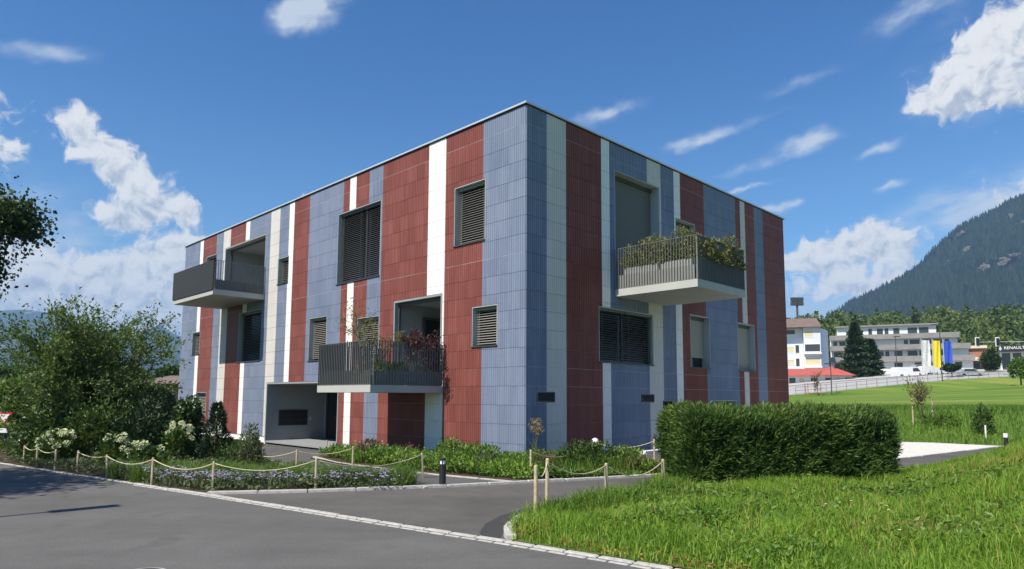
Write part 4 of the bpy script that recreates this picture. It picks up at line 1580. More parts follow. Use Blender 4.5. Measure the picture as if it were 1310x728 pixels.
# shrubs in the beds
bush('dark_leaf_shrub', gz(-3.55, 17.0), 'small dark bronze shrub by a rope post near the white plinth', 'shrub', M_BRONZE, 61, .42, .4, .55, 1100, .07, .5)
bush('dark_leaf_shrub', gz(-2.75, 17.5), 'rounded bronze shrub by the white plinth under the balcony', 'shrub', M_PURPLE, 62, .45, .4, .45, 900, .07, .5)
bush('round_shrub', gz(-1.4, 16.7), 'tall loose green shrub in front of the shaded red tiles', 'shrub', M_COVER, 63, .55, .5, .62, 1500, .09, .45)
bush('round_shrub', gz(-.72, 15.4), 'bushy green shrub behind the bollard light', 'shrub', M_COVER, 64, .6, .55, .58, 1700, .085, .45)
bush('round_shrub', gz(-.55, 14.5), 'low grey green shrub just behind the bollard light', 'shrub', M_FORB, 65, .28, .28, .42, 700, .06, .3)
bush('round_shrub', gz(1.65, 15.1), 'broad green shrub before the dark red tile stripe', 'shrub', M_BUSH, 66, .95, .7, .68, 3000, .085, .45)
bush('round_shrub', gz(.75, 14.6), 'dark twiggy shrub between two rope posts', 'shrub', M_BRONZE, 67, .3, .3, .52, 600, .06, .4)
bush('round_shrub', gz(2.5, 15.2), 'leafy green shrub next to the grey box by the drive', 'shrub', M_COVER, 68, .7, .6, .52, 1900, .085, .45)
bush('round_shrub', gz(2.75, 14.75), 'low reddish green shrub at the end of the bed by the drive', 'shrub', M_BRONZE, 69, .5, .35, .36, 900, .07, .5)
bush('round_shrub', gz(.15, 15.7), 'green shrub covering the foot of the building corner', 'shrub', M_COVER, 70, .7, .6, .40, 1700, .085, .45)
# tall dry grass plume by the corner
rng = np.random.default_rng(71)
e = empty('feather_grass', gz(.52, 14.7))
tag(e, 'dry golden grass plume standing before the building corner', 'ornamental grass')
n = 60
V, F_, var = blade_arrays(rng.normal(size=(n, 3)) * [.04, .04, 0], rng.uniform(.4, .9, n), .008, .5, rng)
link('blades', np_mesh('blades', V, F_, M_BANKGRASS, var), e)
n = 170
p = np.stack([rng.normal(size=n) * .07, rng.normal(size=n) * .07, rng.uniform(.78, 1.12, n)], 1)
V, F_, var = leaf_arrays(p, np.tile([.35, 0, .5], (n, 1)) + rng.normal(size=(n, 3)) * .4, rng.uniform(.06, .12, n), .12, .05, rng)
link('plume', np_mesh('plume', V, F_, M_STRAW, var), e)
mb = MB()
for k in range(6):
    a = rng.uniform(0, 6.28)
    mb.tube([(0, 0, 0), (.03 * math.cos(a), .03 * math.sin(a), .6), (.1 * math.cos(a), .1 * math.sin(a), 1.05)], [.003, .003, .002], 4)
mb.build('stalk', M_STRAW, e)

# bed by the path to the entrance
bush('young_tree', gz(-8.45, 17.6), 'slim column-shaped young tree with drooping big leaves near the far end of the wall', 'young tree', M_BIGLEAF, 72, .40, .40, 1.72, 2600, .15, .45, stem_h=.05, up=-.9)
# cone-shaped yew
def yew(x, y, h, r, seed, lab, name='yew_cone', mat=M_DARKCONIF):
    rng = np.random.default_rng(seed)
    e = empty(name, gz(x, y))
    tag(e, lab, 'conifer')
    n = int(5200 * h * r)
    zz = rng.random(n) ** 1.25
    a = rng.uniform(0, 6.28, n)
    rr = r * (1 - zz) ** .75 * (.75 + .25 * np.sin(a * 3 + zz * 17)) * rng.uniform(.7, 1.05, n) + .03
    p = np.stack([np.cos(a) * rr, np.sin(a) * rr, .05 + zz * h], 1)
    dirs = np.stack([np.cos(a), np.sin(a), np.full(n, 1.1)], 1) + rng.normal(size=(n, 3)) * .4
    V, F_, var = leaf_arrays(p, dirs, .10 * rng.uniform(.6, 1.3, n), .28, .08, rng)
    link('foliage', np_mesh('foliage', V, F_, mat, var), e)
    mb = MB()
    mb.tube([(0, 0, -.05), (0, 0, h * .9)], [.05, .01], 6)
    mb.build('trunk', M_BARK, e)


yew(-7.15, 16.4, 1.35, .42, 73, 'small dark cone-shaped yew in front of the blue stripe')
bush('leafy_shrub', gz(-5.75, 15.0), 'slender grey green leafy shrub in front of the porch edge', 'shrub', M_FORB, 74, .32, .3, 1.05, 1500, .075, .45)
bush('leafy_shrub', gz(-6.2, 15.2), 'twiggy light green shrub beside the small yew', 'shrub', M_BUSH, 75, .45, .4, .62, 900, .07, .4)


def hydrangea(x, y, seed, rx, h, heads, lab, mat=M_BUSH):
    rng = np.random.default_rng(seed)
    e = bush('hydrangea', gz(x, y), lab, 'hydrangea', mat, seed, rx, rx, h, int(1500 * rx * h * 1.6), .12, .6)
    mb = MB()
    mb.lathe([(.25, -.9), (.7, -.65), (1.0, 0), (.8, .55), (.3, .9)], 8)
    base = mb.v
    me = None
    for k in range(heads):
        a = rng.uniform(math.pi * .75, math.pi * 2.05)
        t = rng.uniform(.1, 1.0)
        cz = h * (.35 + .62 * math.sqrt(t)) if t < .99 else h
        rr = rx * math.sqrt(max(0, 1 - (cz / (h * 1.05)) ** 2)) * .95
        s_ = rng.uniform(.055, .085)
        n = 70
        u = rand_dirs(n, rng)
        if me is None:
            V, F_, var = leaf_arrays(u * .75, u + rng.normal(size=(n, 3)) * .9, .5 * np.ones(n), .8, .1, rng)
            Vb = np.array(base) * .8
            me = np_mesh('flower_head', V, F_, M_FLOWER_W, var)
        o = link('flower_head', me, e, (math.cos(a) * rr, math.sin(a) * rr, cz))
        o.scale = (s_, s_, s_ * .85)
        o.rotation_euler = (rng.uniform(-.4, .4), rng.uniform(-.4, .4), rng.uniform(0, 6))


hydrangea(-10.6, 15.9, 76, .62, .78, 26, 'sunlit hydrangea with many cream flower heads at the far end of the bed')
hydrangea(-9.0, 15.4, 77, .45, .72, 10, 'hydrangea with few cream heads between two rope posts')
hydrangea(-7.75, 14.4, 78, .48, .62, 9, 'low shaded hydrangea with pale heads behind a leaning rope post')
hydrangea(-8.0, 16.3, 79, .42, .98, 11, 'hydrangea with large cream heads beside the tall young tree')

# big arching shrub and its neighbours at the street's far end
woody('arching_shrub', 'leaves', gz(-11.6, 18.3), 'big arching many-stemmed shrub towering over the hydrangeas', 'shrub', M_SHRUBTREE, 81, 20, 3.3, .24, 2, 4, .08, .10, .45, up=.30, droop=.12, r0=.03, leafy=.30, twigs=8)
bush('broadleaf_shrub', gz(-11.4, 16.9), 'glossy broad-leaved shrub left of the arching shrub', 'shrub', M_BIGLEAF, 82, .9, .8, 1.45, 3000, .15, .5, up=-.2)
bush('broadleaf_shrub', gz(-10.2, 16.6), 'mid green broad-leaved shrub under the arching shrub', 'shrub', M_BUSH, 83, .8, .7, 1.55, 3000, .11, .45)
bush('dark_shrub', gz(-9.3, 16.9), 'dark dense shrub in front of the arching shrub', 'shrub', M_DARKCONIF, 84, .9, .8, 1.75, 3600, .11, .35)
bush('dark_shrub', gz(-9.7, 18.2), 'tall dark evergreen shrub beside the building end', 'shrub', M_DARKCONIF, 85, .85, .8, 1.75, 3600, .10, .32)
bush('dark_shrub', gz(-10.4, 19.4), 'dark evergreen shrub behind the arching shrub', 'shrub', M_DARKCONIF, 86, 1.0, .9, 1.9, 3200, .11, .35)


# ---- street trees at the left edge
def street_tree(loc, lab, seed, h, crown_c, crown_r, n_leaf, mat=M_MAPLE):
    rng = np.random.default_rng(seed)
    e = empty('street_tree', loc)
    tag(e, lab, 'tree', 'maples along the street')
    lines = [([np.array([0, 0, -.1]), np.array([.05, 0, h * .25]), np.array([.0, .05, h * .5]), np.array([.08, 0, h * .85])], [.22, .17, .13, .04])]
    tips = []
    for k in range(26):
        a = rng.uniform(0, 6.28)
        zz = rng.uniform(.32, .8) * h
        u = rand_dirs(1, rng)[0]
        tip = np.array([0, 0, crown_c]) + u * np.array([crown_r, crown_r, (h - crown_c)]) * rng.uniform(.55, .95)
        b0 = np.array([0, 0, min(zz, tip[2] - .2) if tip[2] > h * .3 else h * .28])
        mid = (b0 + tip) / 2 + np.array([0, 0, .3])
        lines.append(([b0, mid, tip], [.07, .045, .012]))
        tips.append(tip)
        for j in range(5):
            t2 = tip + rng.normal(size=3) * .55
            lines.append(([mid * .4 + tip * .6, t2], [.02, .006]))
            tips.append(t2)
    link('trunk', tube_mesh('trunk', lines, M_BARK, 6), e)
    tips = np.array(tips)
    per = n_leaf // len(tips)
    p = np.repeat(tips, per, 0) + rng.normal(size=(per * len(tips), 3)) * .36
    dirs = rng.normal(size=p.shape) + np.array([0, 0, -.5])
    V, F_, var = leaf_arrays(p, dirs, .15 * rng.uniform(.6, 1.3, len(p)), .8, .15, rng)
    link('crown', np_mesh('crown', V, F_, mat, var), e)


street_tree((-20.3, 20.6, 0), 'dark maple reaching into the scene at the far end of the bed', 91, 11.2, 7.3, 3.7, 90000)
street_tree((-13.6, 8.9, 0), 'maple on the near side of the street throwing shade on the asphalt', 92, 7.8, 5.2, 2.5, 11000)


# ---- rope fences
def stake(parent, x, y, h, r, lean=(0, 0), zf=None, name='post'):
    z = float((zf or T)(x, y))
    mb = MB()
    mb.tube([(x, y, z - .1), (x + lean[0] * .5, y + lean[1] * .5, z + h * .5), (x + lean[0], y + lean[1], z + h - .015), (x + lean[0], y + lean[1], z + h)], [r * 1.05, r, r * .96, r * .7], 8)
    mb.build(name, M_STAKE, parent, smooth=False)
    return Vector((x + lean[0] * .95, y + lean[1] * .95, z + h * .93))


def rope(parent, a, b, sag, r=.010):
    pts = []
    for k in range(11):
        t = k / 10
        p = a.lerp(b, t)
        p.z -= sag * 4 * t * (1 - t)
        pts.append(p)
    mb = MB()
    mb.tube(pts, r, 6)
    mb.build('rope', M_ROPE, parent, smooth=True)
    for q in (a, b):
        pass


def fence(name_label, spots, sags, rr=.022, zf=None):
    e = empty('rope_fence', (0, 0, 0))
    tag(e, name_label, 'rope fence')
    tops = [stake(e, x, y, h, rr, ln, zf) for x, y, h, ln in spots]
    for k, sg in enumerate(sags):
        if sg is not None:
            rope(e, tops[k], tops[k + 1], sg)
    return e


def foot(px, py):
    r = P(px, py, 1.0) - Vector((0, 0, CAM_H))
    k = -CAM_H / r.z
    return r.x * k, r.y * k


S1 = []
for px, py, h, ln in ((30, 594, .44, (0, 0)), (46.5, 597, .44, (0, 0)), (70, 602, .45, (0, 0)), (98.5, 605, .46, (0, 0)), (137, 612, .46, (-.03, 0)), (194, 621, .50, (0, 0)), (272, 628, .50, (0, 0)), (403.5, 627, .55, (0, 0))):
    x, y = foot(px, py)
    S1.append((x, y, h, ln))
S1.append((*foot(541, 612), .50, (-.03, 0)))
fence('low rope fence on pale stakes along the street side of the planting bed', S1, [.06, .07, None, .06, .12, .14, .15, .17])
S2 = [(*foot(418, 572), .42, (0, 0)), (*foot(451, 600), .50, (0, 0)), (*foot(379, 604), .48, (0, 0)), (*foot(306, 600), .42, (0, 0))]
fence('low rope fence on stakes between the entrance path and the beds', S2, [None, .10, .12])
S3 = [(*foot(679, 613), .58, (0, 0)), (1.95, 16.2, .62, (0, 0)), (3.35, 15.9, .66, (0, 0))]
fence('rope fence across the bed in front of the shaded facade', S3, [.22, .15])
S4 = [(.34, 9.40, .66, (0, 0)), (.52, 9.95, .70, (.01, 0)), (1.55, 11.1, .52, (0, 0)), (2.78, 12.45, .46, (0, 0))]
fence('rope fence on thick stakes along the drive edge of the lawn', S4, [.16, .16, .22], .028, LH)
# ------------------------------------------------------------------ small things near the building
# bollard light
bx, by = foot(566, 623)
e = empty('bollard_light', (bx, by, .01))
tag(e, 'short black bollard light with a pale head beside the path', 'bollard light')
mb = MB()
mb.lathe([(.062, 0), (.062, .40)], 20)
mb.build('post', M_BLACK, e)
mb = MB()
mb.lathe([(.05, .401), (.05, .468)], 20)
mb.build('lamp_head', M_WHITE, e)
mb = MB()
mb.lathe([(.064, .469), (.064, .50), (.058, .505)], 20)
mb.build('cap', M_BLACK, e)
for k in range(3):
    a = 2 * math.pi * (k + .2) / 3
    mb = MB()
    mb.tube([(math.cos(a) * .055, math.sin(a) * .055, .40), (math.cos(a) * .055, math.sin(a) * .055, .47)], .007, 5)
    mb.build('strut', M_BLACK, e)
# second one by the meadow
q = P(1287, 566, 20.5)
e = empty('bollard_light', (q.x, q.y, float(T(q.x, q.y))))
tag(e, 'bollard light with white cap half hidden behind the lawn mound', 'bollard light')
hh = q.z + .27 - float(T(q.x, q.y))
for nm, prof, m_ in (('post', [(.06, 0), (.06, hh - .12)], M_BLACK), ('lamp_head', [(.062, hh - .119), (.062, hh)], M_WHITE)):
    mb = MB()
    mb.lathe(prof, 16)
    mb.build(nm, m_, e)
# small globe light in the bed
e = empty('garden_light', gz(1.92, 15.55))
tag(e, 'small garden light with white globe in front of the dark red tiles', 'garden light')
mb = MB()
mb.tube([(0, 0, -.05), (0, 0, .52)], .018, 8)
mb.build('post', M_BLACK, e)
mb = MB()
mb.lathe([(.02, .52), (.07, .55), (.085, .60), (.07, .65), (.02, .68)], 14)
mb.build('globe', M_WHITE, e, smooth=True)
# cable box
e = empty('utility_box', gz(2.42, 15.75, 0), .25)
tag(e, 'small grey utility box among the shrubs by the drive', 'utility box')
mb = MB()
mb.box(-.1, .1, -.07, .07, -.05, .46)
mb.build('cabinet', M_ALU, e)
mb = MB()
mb.box(-.115, .115, -.085, .085, .461, .49)
mb.build('lid', M_CONC, e)
# low concrete edge of the light well by the side entrance
mb = MB()
ca, sa = math.cos(math.pi / 4), math.sin(math.pi / 4)
def bl(u, v, z):      # building local to world
    return (KX + u * ca + v * sa, KY - u * sa + v * ca, z)
mb.hexa([bl(.5, 4.3, -.3), bl(.7, 4.3, -.3), bl(.7, 6.25, -.3), bl(.5, 6.25, -.3), bl(.5, 4.3, .10), bl(.7, 4.3, .10), bl(.7, 6.25, .10), bl(.5, 6.25, .10)])
o = mb.build('light_well_kerb', M_PLINTH)
tag(o, 'low pale concrete upstand by the side entrance', 'low wall')
# manhole cover in the street
x, y = -3.36, 6.29
e = empty('manhole_cover', (x, y, .003))
tag(e, 'round dark cast iron manhole cover in the street', 'manhole cover')
mb = MB()
mb.lathe([(.21, -.02), (.21, .006)], 28)
mb.build('rim', M_CONC, e)
mb = MB()
mb.lathe([(.18, -.02), (.18, .010)], 28)
mb.build('lid', M_BLACK, e)
# street lamp whose shadow lies on the asphalt
hx, hy = -6.14, 9.80
LAMP_H = 6.2
off = LAMP_H / math.tan(SUN_EL)
hd = Vector((sun_dir.x, sun_dir.y)).normalized()
hx, hy = hx + hd.x * off, hy + hd.y * off
e = empty('street_lamp', (hx, hy, 0))
tag(e, 'slim grey street lamp on the near side of the street', 'street lamp')
mb = MB()
mb.tube([(0, 0, 0), (0, 0, 2.0), (0, 0, LAMP_H)], [.07, .055, .035], 8)
mb.build('pole', M_ALU, e)
mb = MB()
mb.box(-.13, .13, -.40, .40, LAMP_H, LAMP_H + .09)
mb.build('lamp_head', M_ANTHR, e, rz=math.atan2(hd.y, hd.x) + math.pi / 2)


# ------------------------------------------------------------------ plants on the balconies
def wl(F, u, d, z):
    x, y, zz = F(u, d, z)
    return (KX + x * ca + y * sa, KY - x * sa + y * ca, zz)


def planter(F, u0, u1, d0, d1, z, h, lab, seed, n, size, top, mat=M_OLIVE, spill=.2):
    cu, cd = (u0 + u1) / 2, (d0 + d1) / 2
    e = empty('planter', wl(F, cu, cd, z), -math.pi / 4)
    tag(e, lab, 'planter')
    G = lambda u, d, zz: tuple(np.array(F(u - cu, d - cd, zz)))
    mb = MB()
    mb.fbox(G, u0, u1, d0, d1, 0, h)
    mb.build('box', M_POT, e)
    rng = np.random.default_rng(seed)
    uu, dd_ = rng.uniform(u0 - .05, u1 + .05, n), rng.uniform(d0 - spill, d1 + .1, n)
    hill = .55 + .45 * np.sin(uu * 4.1 + dd_ * 2.3) * np.cos(dd_ * 3.3 + uu)
    zz = h + (top - h) * hill * rng.uniform(.0, 1.0, n)
    xyz = np.array([G(a, b, c) for a, b, c in zip(uu, dd_, zz)])
    V, F_, var = leaf_arrays(xyz, rng.normal(size=(n, 3)) * .8 + np.array([0, 0, .5]), size * rng.uniform(.6, 1.4, n), .35, .12, rng)
    link('foliage', np_mesh('foliage', V, F_, mat, var), e)


ZR = 4.802
planter(FR, 3.86, 4.22, -2.55, -1.55, ZR, .60, 'grey planter with yellow green shrubs at the outer corner of the shaded balcony', 201, 3000, .085, 1.55)
planter(FR, 3.86, 4.22, -1.50, -.30, ZR, .60, 'grey planter with yellow green shrubs at the wall end of the shaded balcony', 202, 3300, .085, 1.50)
planter(FR, 4.30, 5.35, -2.62, -2.30, ZR, .60, 'planter of olive shrubs along the front rail of the shaded balcony', 203, 3600, .085, 1.62)
planter(FR, 5.45, 6.42, -2.62, -2.30, ZR, .60, 'planter of olive shrubs at the far corner of the shaded balcony', 204, 3200, .085, 1.50)


def pot(F, u, d, z, r, h, lab, seed, fol, mat, n, size, trunk=0.0, tree=None, pm=M_POT, ratio=.4):
    e = empty('potted_plant', wl(F, u, d, z))
    tag(e, lab, 'potted plant')
    mb = MB()
    mb.lathe([(r * .75, 0), (r, h), (r * .9, h), (r * .85, h - .03)], 14)
    mb.build('pot', pm, e, smooth=False)
    rng = np.random.default_rng(seed)
    if tree:
        lines, lp, ld = grow(rng, (0, 0, h - .03), tree[0], tree[1], tree[2], 2, 4, .4, .1, .018, .3, 6)
        link('stem', tube_mesh('stem', lines, M_BARK, 4), e)
        V, F_, var = leaves_at(rng, lp, ld, tree[3], .05, size, ratio)
    else:
        V, F_, var = mound_leaves(rng, n, fol, fol, fol * 1.2, size, ratio, z0=h - .03)
    link('leaves', np_mesh('leaves', V, F_, mat, var), e)


ZM = 1.922
pot(FL, 3.5, -2.15, ZM, .20, .34, 'airy little tree in a pot at the outer corner of the lower balcony', 211, 0, M_OLIVE, 0, .065, tree=(4, 1.45, .22, 2))
pot(FL, 3.62, -.75, ZM, .24, .40, 'purple leaved maple in a pot by the loggia', 212, 0, M_PURPLE, 0, .08, tree=(3, .95, .45, 4))
pot(FL, 3.55, -1.35, ZM, .20, .34, 'round green pot plant beside the purple maple', 213, .32, M_BUSH, 500, .09)
pot(FL, 3.6, -1.85, ZM, .20, .32, 'bushy green plant in a pale pot behind the bars', 214, .34, M_COVER, 520, .09, pm=M_WHITE)
pot(FL, 3.7, -.35, ZM, .18, .34, 'terracotta pot with olive plant against the wall', 215, .26, M_OLIVE, 360, .08, pm=M_TERRA)
pot(FL, 4.5, -1.5, ZM, .22, .36, 'dark leafy pot plant in the middle of the lower balcony', 216, .36, M_MAPLE, 520, .10)
pot(FL, 15.25, -.35, 5.792, .13, .22, 'small lime green pot plant in the corner of the upper balcony', 217, .22, M_OLIVE, 260, .10)
pot(FL, 15.9, -.30, 5.792, .12, .20, 'small white pot plant on the upper balcony', 218, .13, M_FORB, 120, .07, pm=M_WHITE)
# balcony chair seen through the bars of the shaded balcony
e = empty('balcony_chair', wl(FR, 5.3, -1.2, ZR), .5)
tag(e, 'dark balcony chair behind the bars of the shaded balcony', 'chair')
for nm, b in (('seat', (-.24, .24, -.24, .24, .42, .46)), ('backrest', (-.24, .24, .21, .25, .48, .95))):
    mb = MB()
    mb.box(*b)
    mb.build(nm, M_ANTHR, e)
for sx in (-.22, .22):
    for sy in (-.22, .22):
        mb = MB()
        mb.tube([(sx, sy, 0), (sx, sy, .42)], .015, 6)
        mb.build('leg', M_ANTHR, e)


# ------------------------------------------------------------------ young plants on the bank
def hit(px, py, lo_=22, hi_=120):
    """the land seen at a picture point"""
    for Yd in np.linspace(lo_, hi_, 1200):
        w_ = P(px, py, Yd)
        if w_.z <= float(T(w_.x, w_.y)):
            return w_
    return P(px, py, hi_)


w_ = hit(1181, 541)
s_ = w_.y / 861.0
e = empty('sapling', (w_.x, w_.y, float(T(w_.x, w_.y))))
tag(e, 'thin sapling with reddish leaves tied between stakes on the bank', 'sapling')
rng = np.random.default_rng(221)
lines, lp, ld = grow(rng, (0, 0, 0), 2, 46 * s_, .04, 1, 5, .9, .0, .02, .4, 9)
link('stem', tube_mesh('stem', lines, M_BARK, 5), e)
V, F_, var = leaves_at(rng, lp, ld, 3, .09, .11, .45)
link('leaves', np_mesh('leaves', V, F_, M_BRONZE, var), e)
for k in (-1, 1):
    mb = MB()
    mb.tube([(k * .42, 0, -.1), (k * .42, 0, 30 * s_)], .03, 6)
    mb.build('stake', M_STAKE, e)
w_ = hit(1258, 553)
s_ = w_.y / 861.0
bush('bank_bush', (w_.x, w_.y, float(T(w_.x, w_.y))), 'small green bush beside a short white stake on the bank', 'bush', M_BUSH, 222, 13 * s_, 13 * s_, 36 * s_, 900, .12, .45)
w_ = hit(1258, 556)
mb = MB()
mb.tube([(0, 0, -.1), (0, 0, .42)], .03, 6)
o = mb.build('marker_stake', M_WHITE, None, (w_.x - .15, w_.y - .35, float(T(w_.x, w_.y - .35))))
tag(o, 'short white marker stake in the bank grass', 'stake')
w_ = hit(1205, 543)
bush('bank_bush', (w_.x, w_.y, float(T(w_.x, w_.y))), 'low weedy bush right of the sapling on the bank', 'bush', M_BANKGRASS, 223, .7, .6, .5, 500, .14, .35)

# ------------------------------------------------------------------ road and buildings beyond the meadow
def road_pt(px, py, Y):
    return P(px, py, Y)


mb = MB()
rd = [(985, 507, 497, 92), (1040, 503, 491, 95), (1100, 497, 486, 98), (1160, 491, 481.5, 101), (1220, 485.5, 478, 104), (1280, 482, 476, 107), (1380, 478, 472, 112)]
rows = [(P(px, y0, Yd), P(px, y1, Yd + 9)) for px, y0, y1, Yd in rd]
for (a, b), (c, d) in zip(rows, rows[1:]):
    mb.poly([a, c, d, b])
    mb.poly([a, Vector((a.x, a.y, a.z - 3)), Vector((c.x, c.y, c.z - 3)), c])
M_FARROAD = plain('far_road', (.36, .35, .34), .9, vary=.1, scale=.6)
o = mb.build('hill_road', M_FARROAD)
o['kind'] = 'structure'
# slope from the meadow's edge up to the road so no gap shows
mb = MB()
up = []
for (a, b) in rows:
    up.append((Vector((a.x, a.y - 4, float(T(a.x, a.y - 4)) - .1)), a - Vector((0, 0, .02))))
for (a, b), (c, d) in zip(up, up[1:]):
    mb.poly([a, c, d, b])
o = mb.build('verge', M_MEADOW, smooth=True)
o['kind'] = 'structure'
# terrace the far buildings stand on
mb = MB()
ter = [(P(px, y1 - .5, Yd + 9.0), P(px, y1 - 7, Yd + 62)) for px, y0, y1, Yd in rd]
for (a, b), (c, d) in zip(ter, ter[1:]):
    mb.poly([a, c, d, b])
o = mb.build('terrace_ground', M_CONC)
o['kind'] = 'structure'


def lerp_road(px, t=0.0):
    for (p0, a0, b0, Y0), (p1, a1, b1, Y1) in zip(rd, rd[1:]):
        if p0 <= px <= p1:
            f = (px - p0) / (p1 - p0)
            ya, yb, Yd = a0 + (a1 - a0) * f, b0 + (b1 - b0) * f, Y0 + (Y1 - Y0) * f
            return P(px, ya + (yb - ya) * t, Yd + 9 * t)


# railing along the road
e = empty('road_railing', (0, 0, 0))
tag(e, 'grey metal railing along the road above the meadow', 'railing')
prev = None
for px in range(1018, 1308, 13):
    q = lerp_road(px, .02)
    mb = MB()
    mb.tube([q, q + Vector((0, 0, 1.05))], .045, 5)
    mb.build('post', M_RAILGREY, e)
    if prev is not None:
        for hh in (.5, 1.0):
            mb = MB()
            mb.tube([prev + Vector((0, 0, hh)), q + Vector((0, 0, hh))], .03, 5)
            mb.build('rail', M_RAILGREY, e)
    prev = q
# timber tree guard by the road
w_ = lerp_road(1034, .0)
e = empty('tree_guard', (w_.x, w_.y - 1.5, w_.z - .5))
tag(e, 'timber frame guarding a young tree near the road', 'tree guard')
for sx in (-.9, .9):
    for sy in (-.5, .5):
        mb = MB()
        mb.tube([(sx, sy, -1.5), (sx, sy, 1.9)], .05, 5)
        mb.build('post', M_TERRA, e)
for sy in (-.5, .5):
    for hh in (.55, 1.8):
        mb = MB()
        mb.tube([(-.9, sy, hh), (.9, sy, hh)], .04, 5)
        mb.build('rail', M_TERRA, e)
woody('guarded_tree', 'leaves', (w_.x, w_.y - 1.5, w_.z - .6), 'thin young tree inside the timber guard', 'young tree', M_BRONZE, 231, 1, 3.4, .05, 2, 1, .1, .2, .5, r0=.04)


def lamp(px, ybase, ytop, Yd, lab, arm=0.0):
    a, b = P(px, ybase, Yd), P(px, ytop, Yd)
    e = empty('street_lamp', a)
    tag(e, lab, 'street lamp')
    h = b.z - a.z
    mb = MB()
    mb.tube([(0, 0, -3), (0, 0, h)], [.09, .06], 6)
    mb.build('pole', M_ANTHR, e)
    mb = MB()
    mb.box(-.5 + arm, .5 + arm, -.2, .2, h, h + .14)
    mb.build('lamp_head', M_ANTHR, e)


lamp(1064, 503, 466, 93, 'dark lamp post at the edge of the meadow beside the red roofed pavilion', -.3)
lamp(1205.5, 486, 416, 103, 'tall dark lamp post next to the yellow flag', -.6)
lamp(1148, 484, 431, 118, 'slim lamp post before the stepped grey block', .3)


# buildings
M_APT = plain('pale_blue_render', (.62, .67, .76), .85, vary=.05, scale=.5)
M_APTW = plain('white_render', (.72, .72, .70), .85, vary=.05, scale=.5)
M_BROWNROOF = plain('brown_roof', (.17, .12, .10), .85, vary=.2, scale=1.5)
M_REDROOF = plain('red_roof', (.42, .09, .07), .8, vary=.15, scale=1.5)
M_GREYCONC = plain('grey_exposed_concrete', (.23, .225, .215), .9, vary=.15, scale=.8)
M_BRICK = plain('red_brown_wall', (.30, .14, .10), .85, vary=.12, scale=.7)
M_CREAMBLIND = plain('cream_blind', (.58, .53, .36), .8, vary=.06)
M_FARGLASS = plain('far_window_glass', (.045, .05, .055), .15, vary=.2)


def frame_at(px0, px1, Yd, ground_py, turn=0.0):
    """origin and pixel scale of a building front standing square to the view"""
    a = P(px0, ground_py, Yd)
    return a, Yd / 861.0


def facade_window(parent, x0, x1, z0, z1, y, mat=M_FARGLASS, frame=M_WHITE):
    mb = MB()
    t = .09
    mb.box(x0 - t, x0, y - .06, y + .25, z0 - t, z1 + t)
    mb.box(x1, x1 + t, y - .06, y + .25, z0 - t, z1 + t)
    mb.box(x0, x1, y - .06, y + .25, z0 - t, z0)
    mb.box(x0, x1, y - .06, y + .25, z1, z1 + t)
    w = mb.build('window', frame, parent)
    mb = MB()
    mb.box(x0, x1, y - .01, y + .02, z0, z1)
    mb.build('pane', mat, w)


# pale blue apartment house
Yd = 138
A0 = P(990, 489, Yd)
k = Yd / 861.0
AZ = math.atan2(A0.x, A0.y)
e = empty('apartment_house', A0, -AZ)
tag(e, 'pale blue four-storey apartment house with brown roof above the red roofed pavilion', 'building')
X = lambda px: (px - 990) * k * math.cos(AZ)
Z = lambda py: (489 - py) * k
mb = MB()
mb.box(X(985), X(1029), 0, 11, -2, Z(420))
mb.box(X(1029.2), X(1050), -1.5, 11, -2, Z(420))
mb.build('wall', M_APT, e)
mb = MB()
mb.hexa([(X(1050.1), -.8, -2), (X(1062.5), 6, -2), (X(1062.5), 14, -2), (X(1050.1), 11, -2), (X(1050.1), -.8, Z(421)), (X(1062.5), 6, Z(421)), (X(1062.5), 14, Z(421)), (X(1050.1), 11, Z(421))])
mb.build('side_wall', M_APT, e)
mb = MB()
r0, r1 = Z(420.5), Z(406)
mb.hexa([(X(983), -2.4, r0), (X(1052), -2.4, r0), (X(1064.5), 14, r0 - .05), (X(983), 12, r0), (X(988), 3, r1), (X(1047), 3, r1), (X(1050), 8, r1), (X(988), 8, r1)])
mb.build('roof', M_BROWNROOF, e)
for (a, b, y0, y1, m_, yy) in ((1027.5, 1041, 425, 433, M_CREAMBLIND, -1.5), (1027.5, 1049, 442, 451, M_FARGLASS, -1.5), (1027.5, 1049, 458.5, 468, M_CREAMBLIND, -1.5),
                               (1007.5, 1017, 444, 451, M_CREAMBLIND, 0), (1007.5, 1017, 461, 467, M_CREAMBLIND, 0), (1019, 1023.5, 442, 452, M_FARGLASS, 0), (1019, 1023.5, 459, 469, M_FARGLASS, 0), (1008, 1019, 422.5, 428, M_FARGLASS, 0)):
    facade_window(e, X(max(a, 1030.5) if yy < 0 else a), X(b), Z(y1), Z(y0), yy, m_)
for y in (452.5, 469.5):
    mb = MB()
    mb.box(X(1029), X(1050.5), -2.3, -1.51, Z(y + 2), Z(y))
    mb.build('balcony', M_APTW, e)

